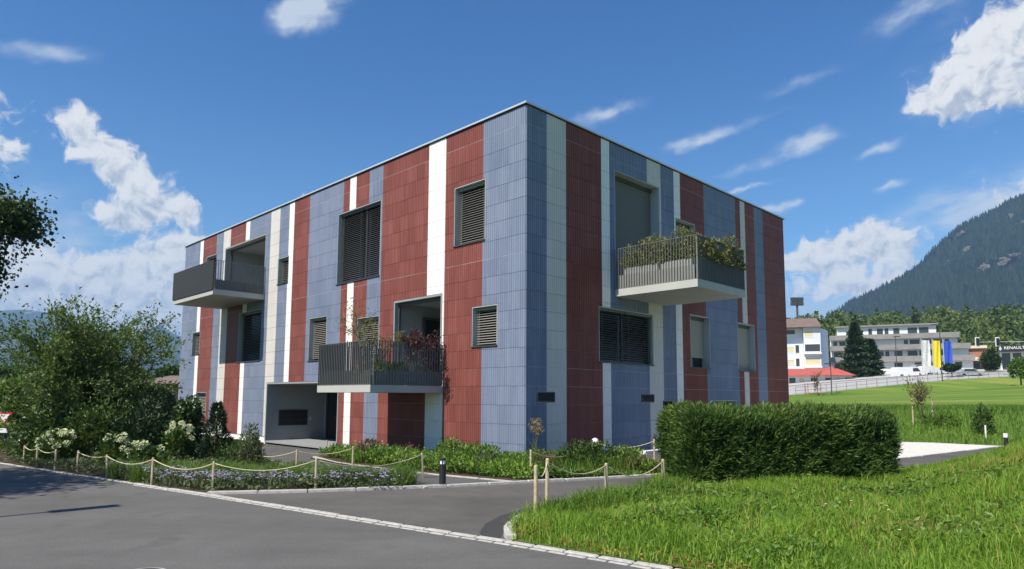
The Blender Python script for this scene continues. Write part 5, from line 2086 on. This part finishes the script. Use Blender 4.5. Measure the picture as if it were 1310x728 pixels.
# red roofed pavilion
Yd = 122
A0 = P(1000, 497, Yd)
k = Yd / 861.0
AZ = math.atan2(A0.x, A0.y)
e = empty('pavilion', A0, -AZ)
tag(e, 'low white pavilion with a red hipped roof beside the road', 'building')
X = lambda px: (px - 1000) * k * math.cos(AZ)
Z = lambda py: (497 - py) * k
mb = MB()
mb.box(X(995), X(1088), 0, 7, -2, Z(480))
mb.build('wall', M_APTW, e)
mb = MB()
zz0, zz1 = Z(481), Z(471)
mb.hexa([(X(990), -1.2, zz0), (X(1092), -1.2, zz0), (X(1092), 8, zz0), (X(990), 8, zz0), (X(1000), 3.4, zz1), (X(1072), 3.4, zz1), (X(1072), 3.6, zz1), (X(1000), 3.6, zz1)])
rf = mb.build('roof', M_REDROOF, e)
mb = MB()
mb.poly([(X(1052), -1.21, zz0 + .03), (X(1076), -1.21, zz0 + .03), (X(1064), 3.0, Z(467.5))])
mb.poly([(X(1052), -1.21, zz0 + .03), (X(1064), 3.0, Z(467.5)), (X(1052), 3.0, zz0 + .6)])
mb.poly([(X(1076), -1.21, zz0 + .03), (X(1076), 3.0, zz0 + .6), (X(1064), 3.0, Z(467.5))])
mb.build('gable', M_REDROOF, rf)
mb = MB()
mb.box(X(996), X(1060), -1.4, -1.2, -2, Z(492))
mb.build('low_wall', M_REDROOF, e)
for a, b, m_ in ((1010, 1018, M_FARGLASS), (1023, 1029, M_CREAMBLIND), (1037, 1045, M_FARGLASS), (1055, 1062, M_FARGLASS), (1066, 1073, M_CREAMBLIND), (1079, 1087, M_FARGLASS)):
    facade_window(e, X(a), X(b), Z(490.5), Z(483.5), 0, m_)

# stepped grey block
Yd = 150
A0 = P(1060, 478, Yd)
k = Yd / 861.0
AZ = math.atan2(A0.x, A0.y)
e = empty('terraced_block', A0, -AZ)
tag(e, 'long stepped grey concrete block with white window bands', 'building')
X = lambda px: (px - 1060) * k * math.cos(AZ)
Z = lambda py: (478 - py) * k
levels = [(1064, 1232, 478, 459, 0.0), (1064, 1231, 459, 443.5, 3), (1064, 1222, 443.5, 428.5, 6), (1074, 1200, 428.5, 415, 9)]
for a, b, y0, y1, yy in levels:
    mb = MB()
    mb.box(X(a), X(b), yy, 26, Z(y0) if y0 < 478 else -2, Z(y1))
    mb.build('storey', M_APTW, e)
    if y1 > 416:
        mb = MB()
        mb.box(X(a - 1), X(b + 1.5), yy - 1.2, yy - .9, Z(y1 + 5.0), Z(y1 - 1.5))
        mb.box(X(a - 1), X(b + 1.5), yy - .899, yy + 2.9, Z(y1 + .9), Z(y1) + .01)
        mb.build('parapet', M_GREYCONC, e)
    else:
        mb = MB()
        mb.box(X(a - 1), X(b + 2), yy - .8, 27, Z(y1), Z(y1 - 2))
        mb.build('roof', M_GREYCONC, e)
wr = random.Random(4)
for a, b, y0, y1, yy in levels:
    px = a + 4
    while px < b - 8:
        w = wr.choice((5, 8, 10, 12))
        if wr.random() < .75 and px + w < b - 3:
            facade_window(e, X(px), X(px + w), Z(y1 + 13.0), Z(y1 + 6.2 if y1 > 416 else y1 + 2.5), yy, M_FARGLASS)
        px += w + wr.choice((2, 3, 6))
# yellow parasol on its lowest terrace
q = P(1140, 467, Yd - 4)
e = empty('parasol', q)
tag(e, 'yellow parasol on the terrace of the stepped grey block', 'parasol')
mb = MB()
mb.tube([(0, 0, -2.0), (0, 0, .55)], .05, 5)
mb.build('pole', M_ALU, e)
mb = MB()
mb.lathe([(1.3, 0), (.7, .32), (.05, .55)], 10)
mb.build('canopy', plain('yellow_canvas', (.75, .68, .06), .8), e)

# red brown hall and car showroom at the right edge
Yd = 146
A0 = P(1222, 474, Yd)
k = Yd / 861.0
AZ = math.atan2(A0.x, A0.y)
e = empty('brown_hall', A0, -AZ)
tag(e, 'low red brown hall with pale roof edges left of the traffic signals', 'building')
X = lambda px: (px - 1222) * k * math.cos(AZ)
Z = lambda py: (474 - py) * k
mb = MB()
mb.box(X(1226), X(1262), 0, 16, -2, Z(446.5))
mb.build('wall', M_BRICK, e)
mb = MB()
mb.box(X(1224), X(1264), -.6, 17, Z(446.4), Z(443))
mb.build('roof', M_CREAMBLIND, e)
mb = MB()
mb.hexa([(X(1222), -4, Z(463)), (X(1263), -4, Z(463)), (X(1263), -.1, Z(459)), (X(1222), -.1, Z(459)), (X(1222), -4, Z(461.5)), (X(1263), -4, Z(461.5)), (X(1263), -.1, Z(457.5)), (X(1222), -.1, Z(457.5))])
mb.build('canopy', M_CREAMBLIND, e)
for a, b in ((1232, 1238), (1246, 1254)):
    facade_window(e, X(a), X(b), Z(471), Z(464), 0)
Yd = 128
A0 = P(1276, 476, Yd)
k = Yd / 861.0
AZ = math.atan2(A0.x, A0.y)
e = empty('car_showroom', A0, -AZ)
tag(e, 'car showroom with glass front and black lettered fascia', 'building')
X = lambda px: (px - 1276) * k * math.cos(AZ)
Z = lambda py: (476 - py) * k
mb = MB()
mb.box(X(1281), X(1345), 1.0, 16, -2, Z(450))
mb.build('wall', M_APTW, e)
mb = MB()
mb.box(X(1279), X(1346), -1.5, 16.4, Z(449.9), Z(442.5))
fs = mb.build('fascia', M_BLACK, e)
tcv = bpy.data.curves.new('lettering', 'FONT')
tcv.body = 'RENAULT'
tcv.size = .74
tcv.extrude = .02
tmp = bpy.data.objects.new('tmp', tcv)
COL.objects.link(tmp)
bpy.context.view_layer.update()
tm = bpy.data.meshes.new_from_object(tmp.evaluated_get(bpy.context.evaluated_depsgraph_get()))
bpy.data.objects.remove(tmp)
tm.materials.append(M_WHITE)
lt = link('lettering', tm, fs, (X(1286.2), -1.54, Z(447.6)))
lt.rotation_euler = (math.pi / 2, 0, 0)
for v in tm.vertices: v.co.x *= .98
mb = MB()
zc = Z(446.3)
for s in (-1, 1):
    mb.hexa([(X(1281.6) + s * .28, -1.56, zc), (X(1281.6), -1.56, zc - .5), (X(1281.6), -1.53, zc - .5), (X(1281.6) + s * .28, -1.53, zc),
             (X(1281.6) + s * .18, -1.56, zc), (X(1281.6), -1.56, zc + .5), (X(1281.6), -1.53, zc + .5), (X(1281.6) + s * .18, -1.53, zc)])
mb.build('emblem', M_ALU, fs)
for a, b in ((1283, 1294), (1297, 1308), (1311, 1322)):
    facade_window(e, X(a), X(b), Z(473), Z(451.5), 1.0)


# flags
def flag(px, top, bot, wpx, mat, lab, Yd=112):
    k = Yd / 861.0
    base = P(px, 484, Yd)
    e = empty('banner_flag', base)
    tag(e, lab, 'flag', 'banners by the road')
    h = (484 - top) * k
    mb = MB()
    mb.tube([(0, 0, -1), (0, 0, h + .3)], [.07, .05], 6)
    mb.build('flagpole', M_ALU, e)
    mb = MB()
    w, hh = wpx * k, (bot - top) * k
    nseg, nrow = 8, 8
    vs = {}
    for i in range(nseg + 1):
        for j in range(nrow + 1):
            vs[i, j] = (.1 + w * i / nseg, .10 * math.sin(i * 1.1 + j * .35) * (i / nseg), h - hh * j / nrow)
    for i in range(nseg):
        for j in range(nrow):
            mb.poly([vs[i, j], vs[i, j + 1], vs[i + 1, j + 1], vs[i + 1, j]])
    mb.build('cloth', mat, e, smooth=True)


flag(1181, 435, 468, 10, plain('white_cloth', (.62, .62, .60), .9, vary=.2, scale=1.5), 'white banner flag on a pole by the road')
flag(1195, 435.5, 470, 9.5, plain('yellow_cloth', (.80, .62, .02), .8, vary=.06), 'yellow banner flag on a pole by the road')
flag(1209, 436, 468.5, 10, plain('blue_cloth', (.03, .08, .50), .8, vary=.1), 'blue banner flag on a pole by the road')

# traffic signals on a mast arm
Yd = 108
base = P(1335, 482, Yd)
k = Yd / 861.0
e = empty('traffic_signal', base)
tag(e, 'traffic signals with white backing boards hanging on a long mast arm', 'traffic lights')
mb = MB()
arm = 436.5
mb.tube([(0, 0, -1), (0, 0, (482 - arm) * k)], [.12, .10], 8)
mb.build('mast', M_ALU, e)
mb = MB()
mb.tube([(0, 0, (482 - arm) * k), (-86 * k, 0, (482 - arm - 1.5) * k)], [.08, .05], 6)
mb.build('arm', M_ALU, e)
for px in (1252, 1278):
    x = (px - 1335) * k
    zc = (482 - 437.5) * k
    mb = MB()
    mb.box(x - .36, x + .36, -.16, -.12, zc - .75, zc + .75)
    bb = mb.build('backing_board', M_WHITE, e)
    mb = MB()
    mb.box(x - .22, x + .22, -.32, -.161, zc - .58, zc + .58)
    mb.build('signal_head', M_BLACK, bb)

# floodlight mast above the apartment house
Yd = 190
base = P(1021.5, 440, Yd)
k = Yd / 861.0
e = empty('floodlight_mast', base)
tag(e, 'dark mast with square head rising above the apartment roof', 'mast')
mb = MB()
mb.tube([(0, 0, -8), (0, 0, 50 * k)], [.4, .3], 8)
mb.build('pole', M_ANTHR, e)
for x in (-.9, .9):
    for z in (50, 55.5):
        mb = MB()
        mb.box(x - .8, x + .8, -.5, .5, z * k, (z + 4.8) * k)
        mb.build('lamp_head', M_ANTHR, e)


# cars
def car(px, py, Yd, lab, mat, van=False, rz=0.0):
    q = P(px, py, Yd)
    e = empty('parked_van' if van else 'parked_car', q, rz)
    tag(e, lab, 'van' if van else 'car')
    L, Wd = (4.9, 1.9) if van else (4.2, 1.75)
    side = [(-L / 2, .35), (-L / 2, 1.0), (-L / 2 + .15, 1.85), (L / 2 - 1.3, 1.9), (L / 2 - .6, 1.15), (L / 2, .95), (L / 2, .35)] if van else \
           [(-L / 2, .35), (-L / 2, .85), (-L / 2 + .45, .95), (-L / 2 + .95, 1.42), (.55, 1.45), (1.15, .95), (L / 2 - .1, .8), (L / 2, .35)]
    mb = MB()
    n = len(side)
    for s in (-1, 1):
        mb.poly([(x, s * Wd / 2, z) for x, z in (side if s < 0 else side[::-1])])
    for i in range(n):
        (x0, z0), (x1, z1) = side[i], side[(i + 1) % n]
        mb.poly([(x0, -Wd / 2, z0), (x0, Wd / 2, z0), (x1, Wd / 2, z1), (x1, -Wd / 2, z1)])
    mb.build('body', mat, e)
    mb = MB()
    gl = [(.3, 1.1), (.3, 1.7), (L / 2 - 1.35, 1.75), (L / 2 - .85, 1.15)] if van else [(-1.3, .98), (-1.05, 1.35), (.5, 1.38), (.95, .98)]
    for s in (-1, 1):
        mb.poly([(x, s * (Wd / 2 + .006), z) for x, z in (gl if s < 0 else gl[::-1])])
    mb.build('side_window', M_FARGLASS, e)
    for x in (-L / 2 + .85, L / 2 - .85):
        for s in (-1, 1):
            mb = MB()
            mb.tube([(x, s * (Wd / 2 - .2), .33), (x, s * (Wd / 2 + .01), .33)], .33, 14)
            mb.build('wheel', M_BLACK, e)


M_CARW = plain('white_car_paint', (.7, .7, .7), .3, vary=.02)
M_CARS = plain('silver_car_paint', (.45, .46, .47), .3, .4, vary=.02)
car(1162, 484, 114, 'white delivery van parked by the slim lamp post', M_CARW, True)
car(1196, 482, 116, 'white van parked behind the white and yellow flags', M_CARW, True)
car(1177, 476, 132, 'silver car parked close to the stepped block', M_CARS)
car(1239, 483, 110, 'silver car driving past the low round tree', M_CARS)


# ------------------------------------------------------------------ trees beyond
def far_conifer(px, py, ptop, Yd, lab, seed, wpx, mat=M_DARKCONIF):
    k = Yd / 861.0
    q = P(px, py, Yd)
    h = (py - ptop) * k
    rng = np.random.default_rng(seed)
    e = empty('conifer_tree', q)
    tag(e, lab, 'conifer')
    mb = MB()
    mb.tube([(0, 0, -2), (0, 0, h * .95)], [.3, .04], 6)
    mb.build('trunk', M_BARK, e)
    n = 9000
    zz = rng.random(n) ** 1.2
    tier = .78 + .22 * np.cos(zz * 46)
    a = rng.uniform(0, 6.28, n)
    r = wpx * k / 2 * (1 - zz) ** .8 * tier * (.8 + .2 * np.sin(a * 3 + 5 * zz)) * np.sqrt(rng.random(n)) + .1
    p = np.stack([np.cos(a) * r, np.sin(a) * r, .2 + zz * h], 1)
    d_ = np.stack([np.cos(a), np.sin(a), np.full(n, -.1)], 1) + rng.normal(size=(n, 3)) * .5
    V, F_, var = leaf_arrays(p, d_, .55 * rng.uniform(.6, 1.3, n), .5, .15, rng)
    link('crown', np_mesh('crown', V, F_, mat, var), e)


far_conifer(1096, 484, 414, 126, 'broad dark conifer between the pale blue house and the grey block', 301, 62)
far_conifer(1116, 484, 436, 127, 'smaller dark conifer leaning on the broad one', 302, 36)


def far_round(px, py, ptop, Yd, lab, seed, wpx, mat, name='round_tree', n=5000, size=.5, cat='tree', low=.25):
    k = Yd / 861.0
    q = P(px, py, Yd)
    h = (py - ptop) * k
    rng = np.random.default_rng(seed)
    e = empty(name, q)
    tag(e, lab, cat)
    mb = MB()
    mb.tube([(0, 0, -3), (0, 0, h * .6)], [h * .03 + .05, h * .015 + .02], 6)
    for j in range(6):
        a = rng.uniform(0, 6.28)
        mb.tube([(0, 0, h * .3), (math.cos(a) * wpx * k * .3, math.sin(a) * wpx * k * .3, h * .7)], [h * .012 + .01, .01], 4)
    mb.build('trunk', M_BARK, e)
    nl = 22
    c = rand_dirs(nl, rng) * np.array([wpx * k * .34, wpx * k * .34, h * (1 - low) * .34]) + np.array([0, 0, h * (low + (1 - low) / 2)])
    p = np.repeat(c, n // nl, 0)
    u = rand_dirs(len(p), rng)
    p = p + u * np.array([wpx * k * .19, wpx * k * .19, h * (1 - low) * .19]) * rng.uniform(.5, 1.0, (len(p), 1))
    V, F_, var = leaf_arrays(p, u + rng.normal(size=p.shape) * .6, size * rng.uniform(.6, 1.3, len(p)), .6, .15, rng)
    link('crown', np_mesh('crown', V, F_, mat, var), e)


far_round(1218, 482, 465, 108, 'low round dark tree beside the blue flag', 303, 19, M_MAPLE, n=2500, size=.28, low=.4)
far_round(1268, 480, 448, 118, 'dark bushy tree in front of the brown hall', 304, 22, M_MAPLE, n=3000, size=.4, low=.1)
far_round(1306, 486, 458, 100, 'bright green rounded tree at the end of the road railing', 305, 26, M_COVER, n=3000, size=.35, low=.05)

# wooded hill behind the town
M_WOOD_L = leafmat('wood_leaf', (.04, .07, .018), (.10, .145, .034), (.19, .225, .06), .15, .7, .15)
rng = np.random.default_rng(311)
parts = []
def wood_crown(q, h, w, conifer, n):
    if conifer:
        zz = rng.random(n)
        a = rng.uniform(0, 6.28, n)
        r = w * (1 - zz) ** .8 * (.75 + .25 * np.cos(zz * 30)) * np.sqrt(rng.random(n))
        p = np.stack([np.cos(a) * r, np.sin(a) * r, zz * h], 1)
        u = np.stack([np.cos(a), np.sin(a), np.full(n, .0)], 1)
    else:
        nl = 9
        c = rand_dirs(nl, rng) * np.array([w * .6, w * .6, h * .28]) + np.array([0, 0, h * .6])
        p = np.repeat(c, n // nl + 1, 0)[:n]
        u = rand_dirs(n, rng)
        p = p + u * np.array([w * .45, w * .45, h * .22])
    V, F_, var = leaf_arrays(p + np.array(q), u + rng.normal(size=(n, 3)) * .5, (.14 if conifer else .17) * h * rng.uniform(.5, 1.2, n) * .55, .6, .15, rng)
    tint = rng.random()
    parts.append((V, F_, np.clip(var * .55 + tint * .5 - (.35 if conifer else 0), 0, 1)))


for k_ in range(460):
    yy = rng.uniform(188, 330)
    ang = rng.uniform(.36, .86)
    xx = ang * yy
    con = rng.random() < .20
    h = rng.uniform(11, 17) * (1.15 if con else 1)
    wood_crown((xx, yy, float(T(xx, yy)) - 1), h, h * (.17 if con else rng.uniform(.26, .36)), con, 330)
V, F_, var = join_arrays(parts)
o = link('hillside_wood', np_mesh('hillside_wood', V, F_, M_WOOD_L, var))
tag(o, 'dense mixed wood covering the hillside behind the town', 'wood', kind='stuff')

# ------------------------------------------------------------------ left background
# give way sign
x, y = foot(3.5, 577)
e = empty('give_way_sign', (x, y, 0))
tag(e, 'give way sign, white triangle with red border on a thin post', 'sign')
k = y / 861.0
zc = CAM_H - (535 - 505) * k
mb = MB()
mb.tube([(0, 0, -.05), (0, 0, zc + .16)], .02, 6)
mb.build('post', M_ANTHR, e)
def tri(w, yy, m_, nm, t=.012):
    mb = MB()
    h = w * .82
    a, b, c = (-w / 2, zc + h * .45), (w / 2, zc + h * .45), (0, zc - h * .55)
    mb.poly([(p[0], yy, p[1]) for p in (a, c, b)])
    mb.poly([(p[0], yy + t, p[1]) for p in (a, b, c)])
    for p, q in ((a, b), (b, c), (c, a)):
        mb.poly([(p[0], yy, p[1]), (q[0], yy, q[1]), (q[0], yy + t, q[1]), (p[0], yy + t, p[1])])
    mb.build(nm, m_, e)
tri(.44, -.03, M_RED, 'border')
tri(.30, -.045, M_WHITE, 'face')
mb = MB()
mb.box(-.11, .11, -.03, -.02, zc - .42, zc - .29)
mb.build('plate', M_WHITE, e)


def house(px0, px1, yg, ye, yr, Yd, lab, wall, roofm, wins, depth=9, name='house'):
    k = Yd / 861.0
    A0 = P(px0, yg, Yd)
    e = empty(name, (A0.x, A0.y, 0))
    tag(e, lab, 'house')
    X = lambda px: (px - px0) * k
    Z = lambda py: A0.z + (yg - py) * k
    mb = MB()
    mb.box(0, X(px1), 0, depth, -1, Z(ye))
    mb.build('wall', wall, e)
    mb = MB()
    o_ = .7
    mb.hexa([(-o_, -o_, Z(ye) - .1), (X(px1) + o_, -o_, Z(ye) - .1), (X(px1) + o_, depth + o_, Z(ye) - .1), (-o_, depth + o_, Z(ye) - .1),
             (-o_ * .5, depth / 2 - .1, Z(yr)), (X(px1) + o_ * .5, depth / 2 - .1, Z(yr)), (X(px1) + o_ * .5, depth / 2 + .1, Z(yr)), (-o_ * .5, depth / 2 + .1, Z(yr))])
    mb.build('roof', roofm, e)
    for a, b, y0, y1 in wins:
        facade_window(e, X(a), X(b), Z(y1), Z(y0), 0)


M_WOODWALL = plain('brown_timber_wall', (.24, .15, .08), .85, vary=.2, scale=2)
M_CREAM = plain('cream_render', (.62, .55, .36), .85, vary=.06)
house(182, 262, 512, 489, 478, 47, 'timber house with brown roof beyond the far end of the building', M_WOODWALL, M_BROWNROOF, [(192, 199, 493, 501), (205, 210, 491, 504), (214, 220, 491, 504)])
house(34, 66, 510, 496, 490, 92, 'cream house with grey roof behind the trees', M_CREAM, M_BROWNROOF, [(40, 45, 499, 504), (54, 60, 499, 504)])
house(10, 36, 515, 503, 497, 78, 'low house with grey roof behind the bushes', M_APTW, M_GREYCONC, [(14, 18, 506, 511), (27, 32, 506, 511)])
lefts = [(8, 545, 486, 44, 46, M_COVER, 'bright green bush beyond the give way sign'), (34, 560, 505, 36, 44, M_BUSH, 'olive bush behind the sunlit hydrangea'), (52, 520, 474, 82, 40, M_BUSH, 'green tree beside the cream house'),
         (18, 516, 470, 110, 44, M_SHRUBTREE, 'pale green tree far down the street'), (-14, 520, 466, 96, 52, M_BUSH, 'dense tree at the end of the street'), (88, 512, 472, 120, 50, M_SHRUBTREE, 'hazy tree behind the arching shrub'),
         (214, 506, 470, 84, 34, M_BUSH, 'tree behind the timber house'), (172, 508, 474, 100, 44, M_SHRUBTREE, 'far tree left of the timber house'), (196, 560, 500, 40, 40, M_DARKCONIF, 'dark bush in front of the timber house'),
         (130, 512, 468, 130, 56, M_BUSH, 'far tree hidden behind the arching shrub'), (240, 512, 474, 140, 44, M_SHRUBTREE, 'far tree just left of the building edge')]
for i, (px, pb, pt_, Yd, w, m_, lab) in enumerate(lefts):
    q = P(px, pb, Yd)
    pb2 = pb + (q.z - 0) / (Yd / 861.0)
    far_round(px, pb2, pt_, Yd, lab, 400 + i, w, m_, n=3600, size=.0065 * Yd + .1, low=.08)
# ------------------------------------------------------------------ mountains
from mathutils import noise as mnoise


def mountain(name, profile, Yd, depth, mat, seed, nu=150, nv=46, rough=.05, slope_bend=.85):
    """a ridge with a real slope towards the valley; profile gives the skyline"""
    pxs = np.array([p[0] for p in profile], float)
    pys = np.array([p[1] for p in profile], float)
    us = np.linspace(pxs[0], pxs[-1], nu)
    ys = np.interp(us, pxs, pys)
    V = np.zeros((nv + 12, nu, 3))
    for i, (px, py) in enumerate(zip(us, ys)):
        top = P(px, py, Yd)
        for j in range(nv + 12):
            if j < nv:
                t = j / (nv - 1)                      # 0 at the foot, 1 at the ridge
                yy = Yd - depth * (1 - t)
                zz = top.z * t ** slope_bend
                xx = top.x - top.x / Yd * depth * (1 - t) * .35
            else:
                t = 1 - (j - nv + 1) / 12
                yy = Yd + depth * .5 * (1 - t)
                zz = top.z * t
                xx = top.x
            s = top.z + 1
            v = Vector((xx / 260.0 + seed, yy / 260.0, zz / 260.0))
            n1 = mnoise.fractal(v, 1.0, 2.1, 6) * rough * s
            w = min(1, (1 - abs(2 * t - 1)) * 2 + .15) if j < nv else t
            V[j, i] = (xx + n1 * .5 * w, yy - n1 * 1.5 * w, zz + n1 * w * (.9 if t < .97 else .35))
    idx = np.arange((nv + 12) * nu).reshape(nv + 12, nu)
    F_ = np.stack([idx[:-1, :-1], idx[:-1, 1:], idx[1:, 1:], idx[1:, :-1]], -1).reshape(-1, 4)
    V[0, :, 2] = -5
    o = link(name, np_mesh(name, V.reshape(-1, 3), F_, mat, smooth=True))
    o['kind'] = 'structure'
    return V[:nv]


def mountain_mat(name, dark, lightg, rock, rock_at, scale):
    m_, t, b = material(name)
    pos = t.n('ShaderNodeNewGeometry').outputs['Position']
    p = t.vm('MULTIPLY', pos, (scale, scale, scale))
    trees = t.noise(p, 30, 6.0, .75)
    big = t.noise(p, 2.2, 5.0, .6)
    c = t.ramp(t.m('ADD', t.m('MULTIPLY', trees, .7), t.m('MULTIPLY', big, .35)), [(.35, dark), (.75, lightg)])
    st = t.n('ShaderNodeMapping')
    t.link(p, st.inputs['Vector'])
    st.inputs['Scale'].default_value = (2.6, .5, .35)
    rk = t.m('ADD', t.m('MULTIPLY', t.noise(st.outputs[0], 4.5, 3.0, .5), .75), t.m('MULTIPLY', t.noise(p, 22, 5.0, .7), .25))
    t.link(t.mix(t.smooth(rk, rock_at, rock_at + .035), c, rock), b.inputs['Base Color'])
    b.inputs['Roughness'].default_value = .95
    b.inputs['Specular IOR Level'].default_value = .05
    bump(t, b, trees, 1.0, 12.0)
    return m_


M_MTN = mountain_mat('wooded_mountain', (.005, .010, .006), (.020, .028, .014), (.26, .24, .20), .64, .0042)
M_FARMTN = mountain_mat('far_mountain', (.03, .045, .03), (.07, .09, .05), (.26, .25, .23), .62, .0016)
RIDGE_R = [(1040, 415), (1090, 386), (1120, 372), (1150, 357), (1166, 346), (1180, 335), (1190, 322), (1200, 314), (1212, 303), (1225, 291), (1240, 284), (1255, 277), (1268, 270), (1280, 263), (1290, 256), (1300, 254), (1312, 250), (1340, 236), (1400, 215), (1470, 205), (1560, 230), (1700, 300)]
MV = mountain('mountain', RIDGE_R, 1500, 800, M_MTN, 3.3, 260, 60, .075)
M_FIRS = leafmat('mountain_fir', (.006, .013, .008), (.015, .026, .014), (.034, .05, .024), .0, .8, .05)
# firs standing on the skyline of the near mountain
rng = np.random.default_rng(511)
parts = []
for i in range(420):
    px = rng.uniform(1085, 1330)
    py = np.interp(px, [p[0] for p in RIDGE_R], [p[1] for p in RIDGE_R])
    q = P(px, py + 1.0, 1500 - rng.uniform(0, 40))
    h = rng.uniform(7, 15)
    a = np.linspace(0, 2 * math.pi, 6)[:-1]
    ring = np.stack([np.cos(a) * h * .2, np.sin(a) * h * .2, np.zeros(5)], 1) + np.array([q.x, q.y, q.z - 4])
    V = np.concatenate([ring, [[q.x, q.y, q.z + h - 4]]])
    F_ = np.array([[j, (j + 1) % 5, 5] for j in range(5)])
    parts.append((V, F_, np.full(5, rng.random() * .4)))
nv_, nu_ = MV.shape[:2]
# pale rock faces showing through the forest
M_ROCK = mountain_mat('pale_rock', (.26, .235, .19), (.46, .42, .34), (.10, .10, .08), .56, .03)
flat = MV.reshape(-1, 3)
proj = np.stack([flat[:, 0] / flat[:, 1], (flat[:, 2] - CAM_H) / flat[:, 1]], 1)
rocks = []
for px, py, w, h in ((1228, 303, 5, 7), (1257, 347, 10, 12), (1294, 331, 22, 11), (1284, 340, 8, 9), (1292, 279, 5, 9), (1305, 287, 10, 5), (1237, 320, 3, 8)):
    r_ = P(px, py, 1000.0)
    k_ = np.argmin((proj[:, 0] - r_.x / r_.y) ** 2 + (proj[:, 1] - (r_.z - CAM_H) / r_.y) ** 2)
    c = flat[k_]
    m = c[1] / 861.0
    rocks.append((c, max(w, h) * m * .62))
    bm = bmesh.new()
    bmesh.ops.create_icosphere(bm, subdivisions=3, radius=1.0)
    for v in bm.verts:
        nn = 1 + .85 * mnoise.fractal(v.co * 2.2 + Vector((px, py, 0)), 1.0, 2.0, 4)
        v.co = Vector((v.co.x * w * m * .5 * nn + v.co.z * w * m * .14, v.co.y * 16 - v.co.z * 6, v.co.z * h * m * .5 * nn))
    me = bpy.data.meshes.new('rock_face')
    bm.to_mesh(me)
    bm.free()
    me.materials.append(M_ROCK)
    o = link('rock_face', me, None, (c[0], c[1] + 2, c[2] + 2))
    o['kind'] = 'structure'
for i in range(15000):
    fi, fj = rng.uniform(4, nu_ - 90), rng.uniform(.25, 1) * (nv_ - 2)
    a_, b_ = int(fj), int(fi)
    q = MV[a_, b_] + (MV[a_ + 1, b_] - MV[a_, b_]) * (fj - a_) + (MV[a_, b_ + 1] - MV[a_, b_]) * (fi - b_)
    if mnoise.noise(Vector(q) / 55.0) > .45: continue          # clearings
    if any(abs(q[0] - c[0]) < rr_ and abs(q[2] - c[2]) < rr_ and rng.random() < .8 for c, rr_ in rocks): continue
    h = rng.uniform(8, 17)
    a = np.linspace(0, 2 * math.pi, 5)[:-1] + rng.random()
    ring = np.stack([np.cos(a) * h * .24, np.sin(a) * h * .24, np.zeros(4)], 1) + q - np.array([0, 0, 1.0])
    parts.append((np.concatenate([ring, [q + np.array([0, 0, h])]]), np.array([[j, (j + 1) % 4, 4] for j in range(4)]), np.full(4, rng.random() * .9)))
V, F_, var = join_arrays(parts)
o = link('ridge_firs', np_mesh('ridge_firs', V, F_, M_FIRS, var))
tag(o, 'tiny dark firs covering the wooded mountain up to its skyline', 'wood', kind='stuff')
RIDGE_L = [(-160, 420), (-60, 402), (0, 397), (30, 396), (55, 399), (85, 408), (120, 420), (150, 428), (176, 428), (196, 419), (206, 416), (218, 425), (240, 434), (300, 442), (420, 452)]
mountain('mountain', RIDGE_L, 4200, 1500, M_FARMTN, 8.1, 180, 40, .05)
RIDGE_L2 = [(-200, 452), (0, 445), (90, 448), (160, 452), (230, 449), (330, 455), (430, 462)]
mountain('mountain', RIDGE_L2, 3000, 900, M_FARMTN, 5.1, 120, 30, .06)

# ------------------------------------------------------------------ the air
HZ = MB()
HZ.box(-4600, 4800, -60, 5200, -8, 640)
m_ = bpy.data.materials.new('haze')
m_.use_nodes = True
nt = m_.node_tree
nt.nodes.clear()
out = nt.nodes.new('ShaderNodeOutputMaterial')
pv = nt.nodes.new('ShaderNodeVolumePrincipled')
pv.inputs['Color'].default_value = (.38, .64, 1.0, 1)
pv.inputs['Density'].default_value = .00017
pv.inputs['Anisotropy'].default_value = 0.0
nt.links.new(pv.outputs[0], out.inputs['Volume'])
hz = HZ.build('haze', m_)
hz['kind'] = 'stuff'
